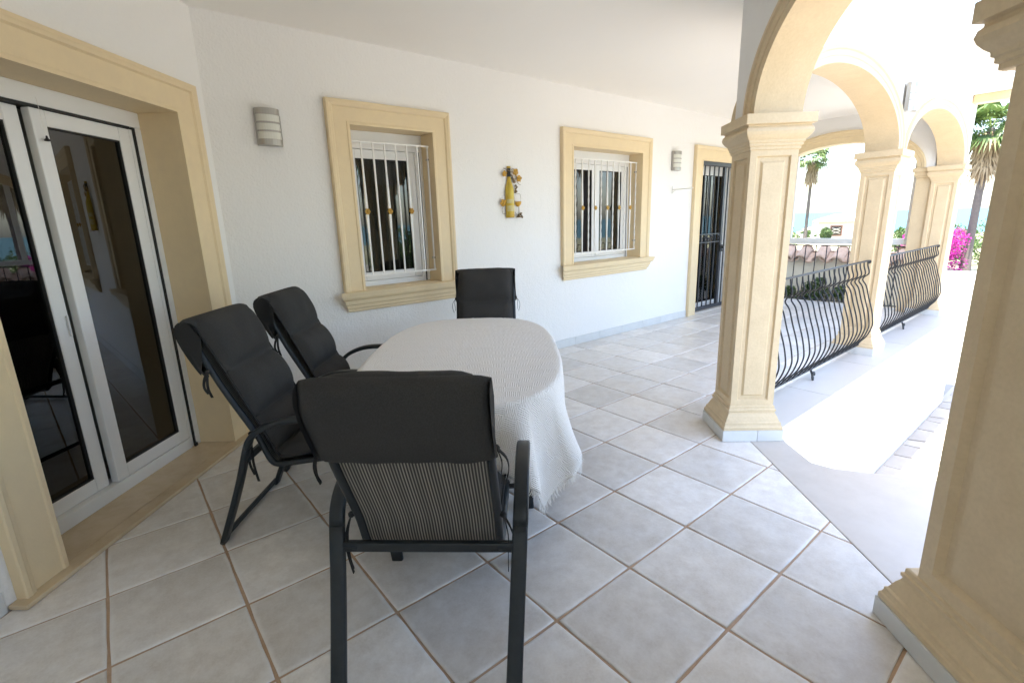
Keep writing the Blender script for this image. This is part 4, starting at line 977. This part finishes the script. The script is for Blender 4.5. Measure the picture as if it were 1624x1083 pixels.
# ------------------------------------------------------------------ chairs (local: y forward, origin on the floor)
def chair():
    t = empty('garden_chair')
    for sx in (-1,1):
        X = sx*.29
        xq = lambda z: sx*(.283+.034*min(1,z/.6))
        path = smooth_path([(xq(z),y,z) for y,z in ((-.338,.0),(-.295,.10),(-.235,.24),(-.185,.365),(-.130,.515),(-.098,.570),(-.046,.608),(.037,.638),(.12,.648),(.20,.645),(.265,.622),(.297,.57),(.317,.45),(.345,.20),(.366,.0))],4)
        k0 = 4*4
        prof = roundrect(.026,.013,.009,3)
        UP = Vector((1,0,0)); pr = [(b_,a_) for a_,b_ in prof]
        MB().sweep(path[:17], pr, upv=UP).build('leg', MAT['chair_metal'], t, smooth=True)
        MB().sweep(path[16:45], pr, upv=UP).build('armrest', MAT['chair_metal'], t, smooth=True)
        MB().sweep(path[44:], pr, upv=UP).build('leg', MAT['chair_metal'], t, smooth=True)
        xr = sx*.238
        fp = smooth_path([(xr,.345,.395),(xr,.30,.420),(xr,.10,.402),(xr,-.02,.388),(xr,-.066,.410),(xr,-.10,.50),(xr,-.128,.566),(xr,-.248,.80),(xr,-.352,1.045)],4)
        MB().tube(fp, .0145, 8).build('side_rail', MAT['chair_metal'], t, smooth=True)
        for (yy,zz) in ((.29,.42),(-.155,.455)):
            MB().tube([(xr,yy,zz-.005),(sx*.300,yy+.005,zz)],.011,8).build('connector', MAT['chair_metal'], t, smooth=True)
    MB().sweep([(-.302,-.150,.450),(.302,-.150,.450)], roundrect(.012,.018,.006,2)).build('crossbar', MAT['chair_metal'], t)
    MB().sweep([(-.277,-.338,.022),(.277,-.338,.022)], roundrect(.009,.013,.005,2)).build('stretcher', MAT['chair_metal'], t)
    MB().tube([(-.238,-.352,1.045),(-.20,-.357,1.058),(.20,-.357,1.058),(.238,-.352,1.045)],.0145,8).tube([(-.238,.345,.395),(.238,.345,.395)],.0145,8).build('end_rail', MAT['chair_metal'], t, smooth=True)
    # sling
    P = smooth_path([(0,.345,.405),(0,.30,.424),(0,.10,.400),(0,-.02,.388),(0,-.066,.412),(0,-.10,.50),(0,-.128,.568),(0,-.248,.80),(0,-.352,1.05)],5)
    b = MB(); m_ = 12
    for p in P:
        for k in range(m_+1):
            q = -1+2*k/m_; b.v.append((q*.236, p.y, p.z-.012*(1-q*q)*(1 if p.z < .5 else .3)))
    for i in range(len(P)-1):
        for k in range(m_): a = i*(m_+1)+k; b.f.append((a,a+1,a+m_+2,a+m_+1))
    s_ = b.build('sling', MAT['sling'], t, smooth=True); md = s_.modifiers.new('thick','SOLIDIFY'); md.thickness = .002
    # cushion: quilted pad following seat and back
    CP = smooth_path([(0,.34,.442),(0,.24,.455),(0,.08,.432),(0,.0,.424),(0,-.035,.445),(0,-.068,.52),(0,-.112,.62),(0,-.212,.845),(0,-.278,.985),(0,-.312,1.055),(0,-.345,1.078),(0,-.372,1.07)],14)
    L_ = [0]
    for i in range(1,len(CP)): L_.append(L_[-1]+(CP[i]-CP[i-1]).length)
    tot = L_[-1]; seams = [.0, .20, .46, .60, .80, tot+.02]
    seams = [0, .20, .40, tot-.535, tot-.285, tot+.03]
    def thick(s):
        for a, c in zip(seams[:-1], seams[1:]):
            if a <= s <= c: q = (s-a)/(c-a); return .06+.94*(max(0,1-abs(2*q-1)**2.2)**.8)
        return .3
    m_ = 16; hw = .232; top = []; bot = []; b = MB(); n = len(CP)
    for i, p in enumerate(CP):
        tv = (CP[min(i+1,n-1)]-CP[max(i-1,0)]).normalized(); nv_ = Vector((0,-tv.z,tv.y)); nv_ = -nv_ if nv_.y+nv_.z < 0 else nv_
        th_ = thick(L_[i])
        for side in (1,-1):
            for k in range(m_+1):
                q = -1+2*k/m_; ed = (1-abs(q)**6)**.5
                hh = (.058*th_*ed+.000)*(1+.10*noise.noise(Vector((q*3,L_[i]*9,side)))) if side > 0 else -.016*ed
                xx = q*(hw-.006*(1-th_)); b.v.append((xx, p.y+nv_.y*hh, p.z+nv_.z*hh))
    row = 2*(m_+1)
    for i in range(n-1):
        for k in range(m_):
            a = i*row+k; b.f.append((a,a+1,a+row+1,a+row)); a += m_+1; b.f.append((a+1,a,a+row,a+row+1))
        for k in (0,m_):
            a = i*row+k; c = a+m_+1; b.f.append((a,a+row,c+row,c) if k == 0 else (c,c+row,a+row,a))
    for i in (0,n-1):
        for k in range(m_): a = i*row+k; b.f.append((a,a+m_+1,a+m_+2,a+1))
    cu = b.build('cushion', MAT['cushion'], t, smooth=True, recalc=True)
    for sm in seams[1:-1]:
        i_ = min(range(len(CP)), key=lambda k: abs(L_[k]-sm)); p = CP[i_]; tv = (CP[i_+1]-CP[i_-1]).normalized(); nv_ = Vector((0,-tv.z,tv.y)); nv_ = -nv_ if nv_.y+nv_.z < 0 else nv_
        MB().tube([(q*hw*.97/6, p.y+nv_.y*.0045, p.z+nv_.z*.0045) for q in range(-6,7)],.0045,5).build('seam', MAT['rubber_black'], cu, smooth=True)
    # piping along both edges of the pad
    for sx in (-1,1): MB().tube([(sx*hw,p.y,p.z) for p in CP],.005,6).build('piping', MAT['cushion_dark'], cu, smooth=True)
    # hood: pocket folded over the top and down the back
    HP = smooth_path([(0,-.318,1.070),(0,-.335,1.098),(0,-.365,1.106),(0,-.395,1.090),(0,-.406,1.05),(0,-.385,.98),(0,-.352,.91),(0,-.325,.862),(0,-.312,.850)],6)
    b = MB(); n = len(HP); m_ = 18
    for i, p in enumerate(HP):
        q0 = i/(n-1)
        for k in range(m_+1):
            q = -1+2*k/m_; sag = .010*noise.noise(Vector((q*2.2,q0*3,7)))+.006*noise.noise(Vector((q*7,q0*8,3)))
            rd = (abs(q)**8)
            b.v.append((q*((.228+.036*min(1,q0/.25))-.010*rd+.004*math.sin(q0*9)), p.y+rd*.03*smooth(.12,.45,q0)-sag*(1 if q0 > .3 else .2), p.z-rd*.012*(1-q0)+(.008*noise.noise(Vector((q*4,1,1))) if q0 > .9 else 0)))
    for i in range(n-1):
        for k in range(m_): a = i*(m_+1)+k; b.f.append((a,a+1,a+m_+2,a+m_+1))
    h_ = b.build('cushion_hood', MAT['cushion'], t, smooth=True); md = h_.modifiers.new('thick','SOLIDIFY'); md.thickness = .009; md.offset = -1
    # side gussets of the hood
    for sx in (-1,1):
        b = MB(); pts = [(p.y,p.z) for p in HP[3:-3:3]]; b.v = [(sx*.257,y,z) for y,z in pts]+[(sx*.257,-.300,.93),(sx*.257,-.288,1.03)]; b.f = [tuple(range(len(b.v)))]
        b.build('hood_side', MAT['cushion_dark'], h_)
    # tie ribbons
    r = random.Random(2)
    for sx in (-1,1):
        for (y_,z_,dn) in ((-.285,.872,.10),(-.135,.56,.20)):
            MB().blob((sx*.256,y_,z_),(.012,.012,.011),6,5).build('tie_knot', MAT['cushion_dark'], t, smooth=True)
            for q in range(2):
                pts = smooth_path([(sx*.257,y_,z_),(sx*(.272+.012*q),y_-.012+.02*q,z_-dn*.35),(sx*(.270+.02*q),y_-.02+.03*q,z_-dn*.75),(sx*(.268+.01*q),y_-.006+.02*q,z_-dn*(1.05+.15*q))],4)
                MB().sweep(pts, [(-.006,-.0012),(.006,-.0012),(.006,.0012),(-.006,.0012)], upv=Vector((1,0,0))).build('tie', MAT['cushion_dark'], t)
    return t
ch = chair()
def place(o, top_al, top_pe, ang, label):
    f = Vector((math.cos(ang),math.sin(ang),0)); p = ax*top_al+pe*top_pe+f*.372
    o.location = (p.x,p.y,0); o.rotation_euler = (0,0,ang-math.pi/2); tag(o, label, 'chair', 'cushioned chairs around the dining table')
place(ch, -1.0, -.522, TA-rad(3), 'charcoal cushioned garden chair nearest the viewer, seen from behind')
o = copy_tree(ch); place(o, 2.06, -.42, TA+math.pi, 'charcoal cushioned chair at the far head of the table, below the small window')
o = copy_tree(ch); place(o, .209, -1.70, TA-math.pi/2, 'charcoal cushioned chair on the left of the table, nearest the sliding door')
o = copy_tree(ch); place(o, .938, -1.71, TA-math.pi/2, 'charcoal cushioned chair on the left of the table, farther one near the wall corner')
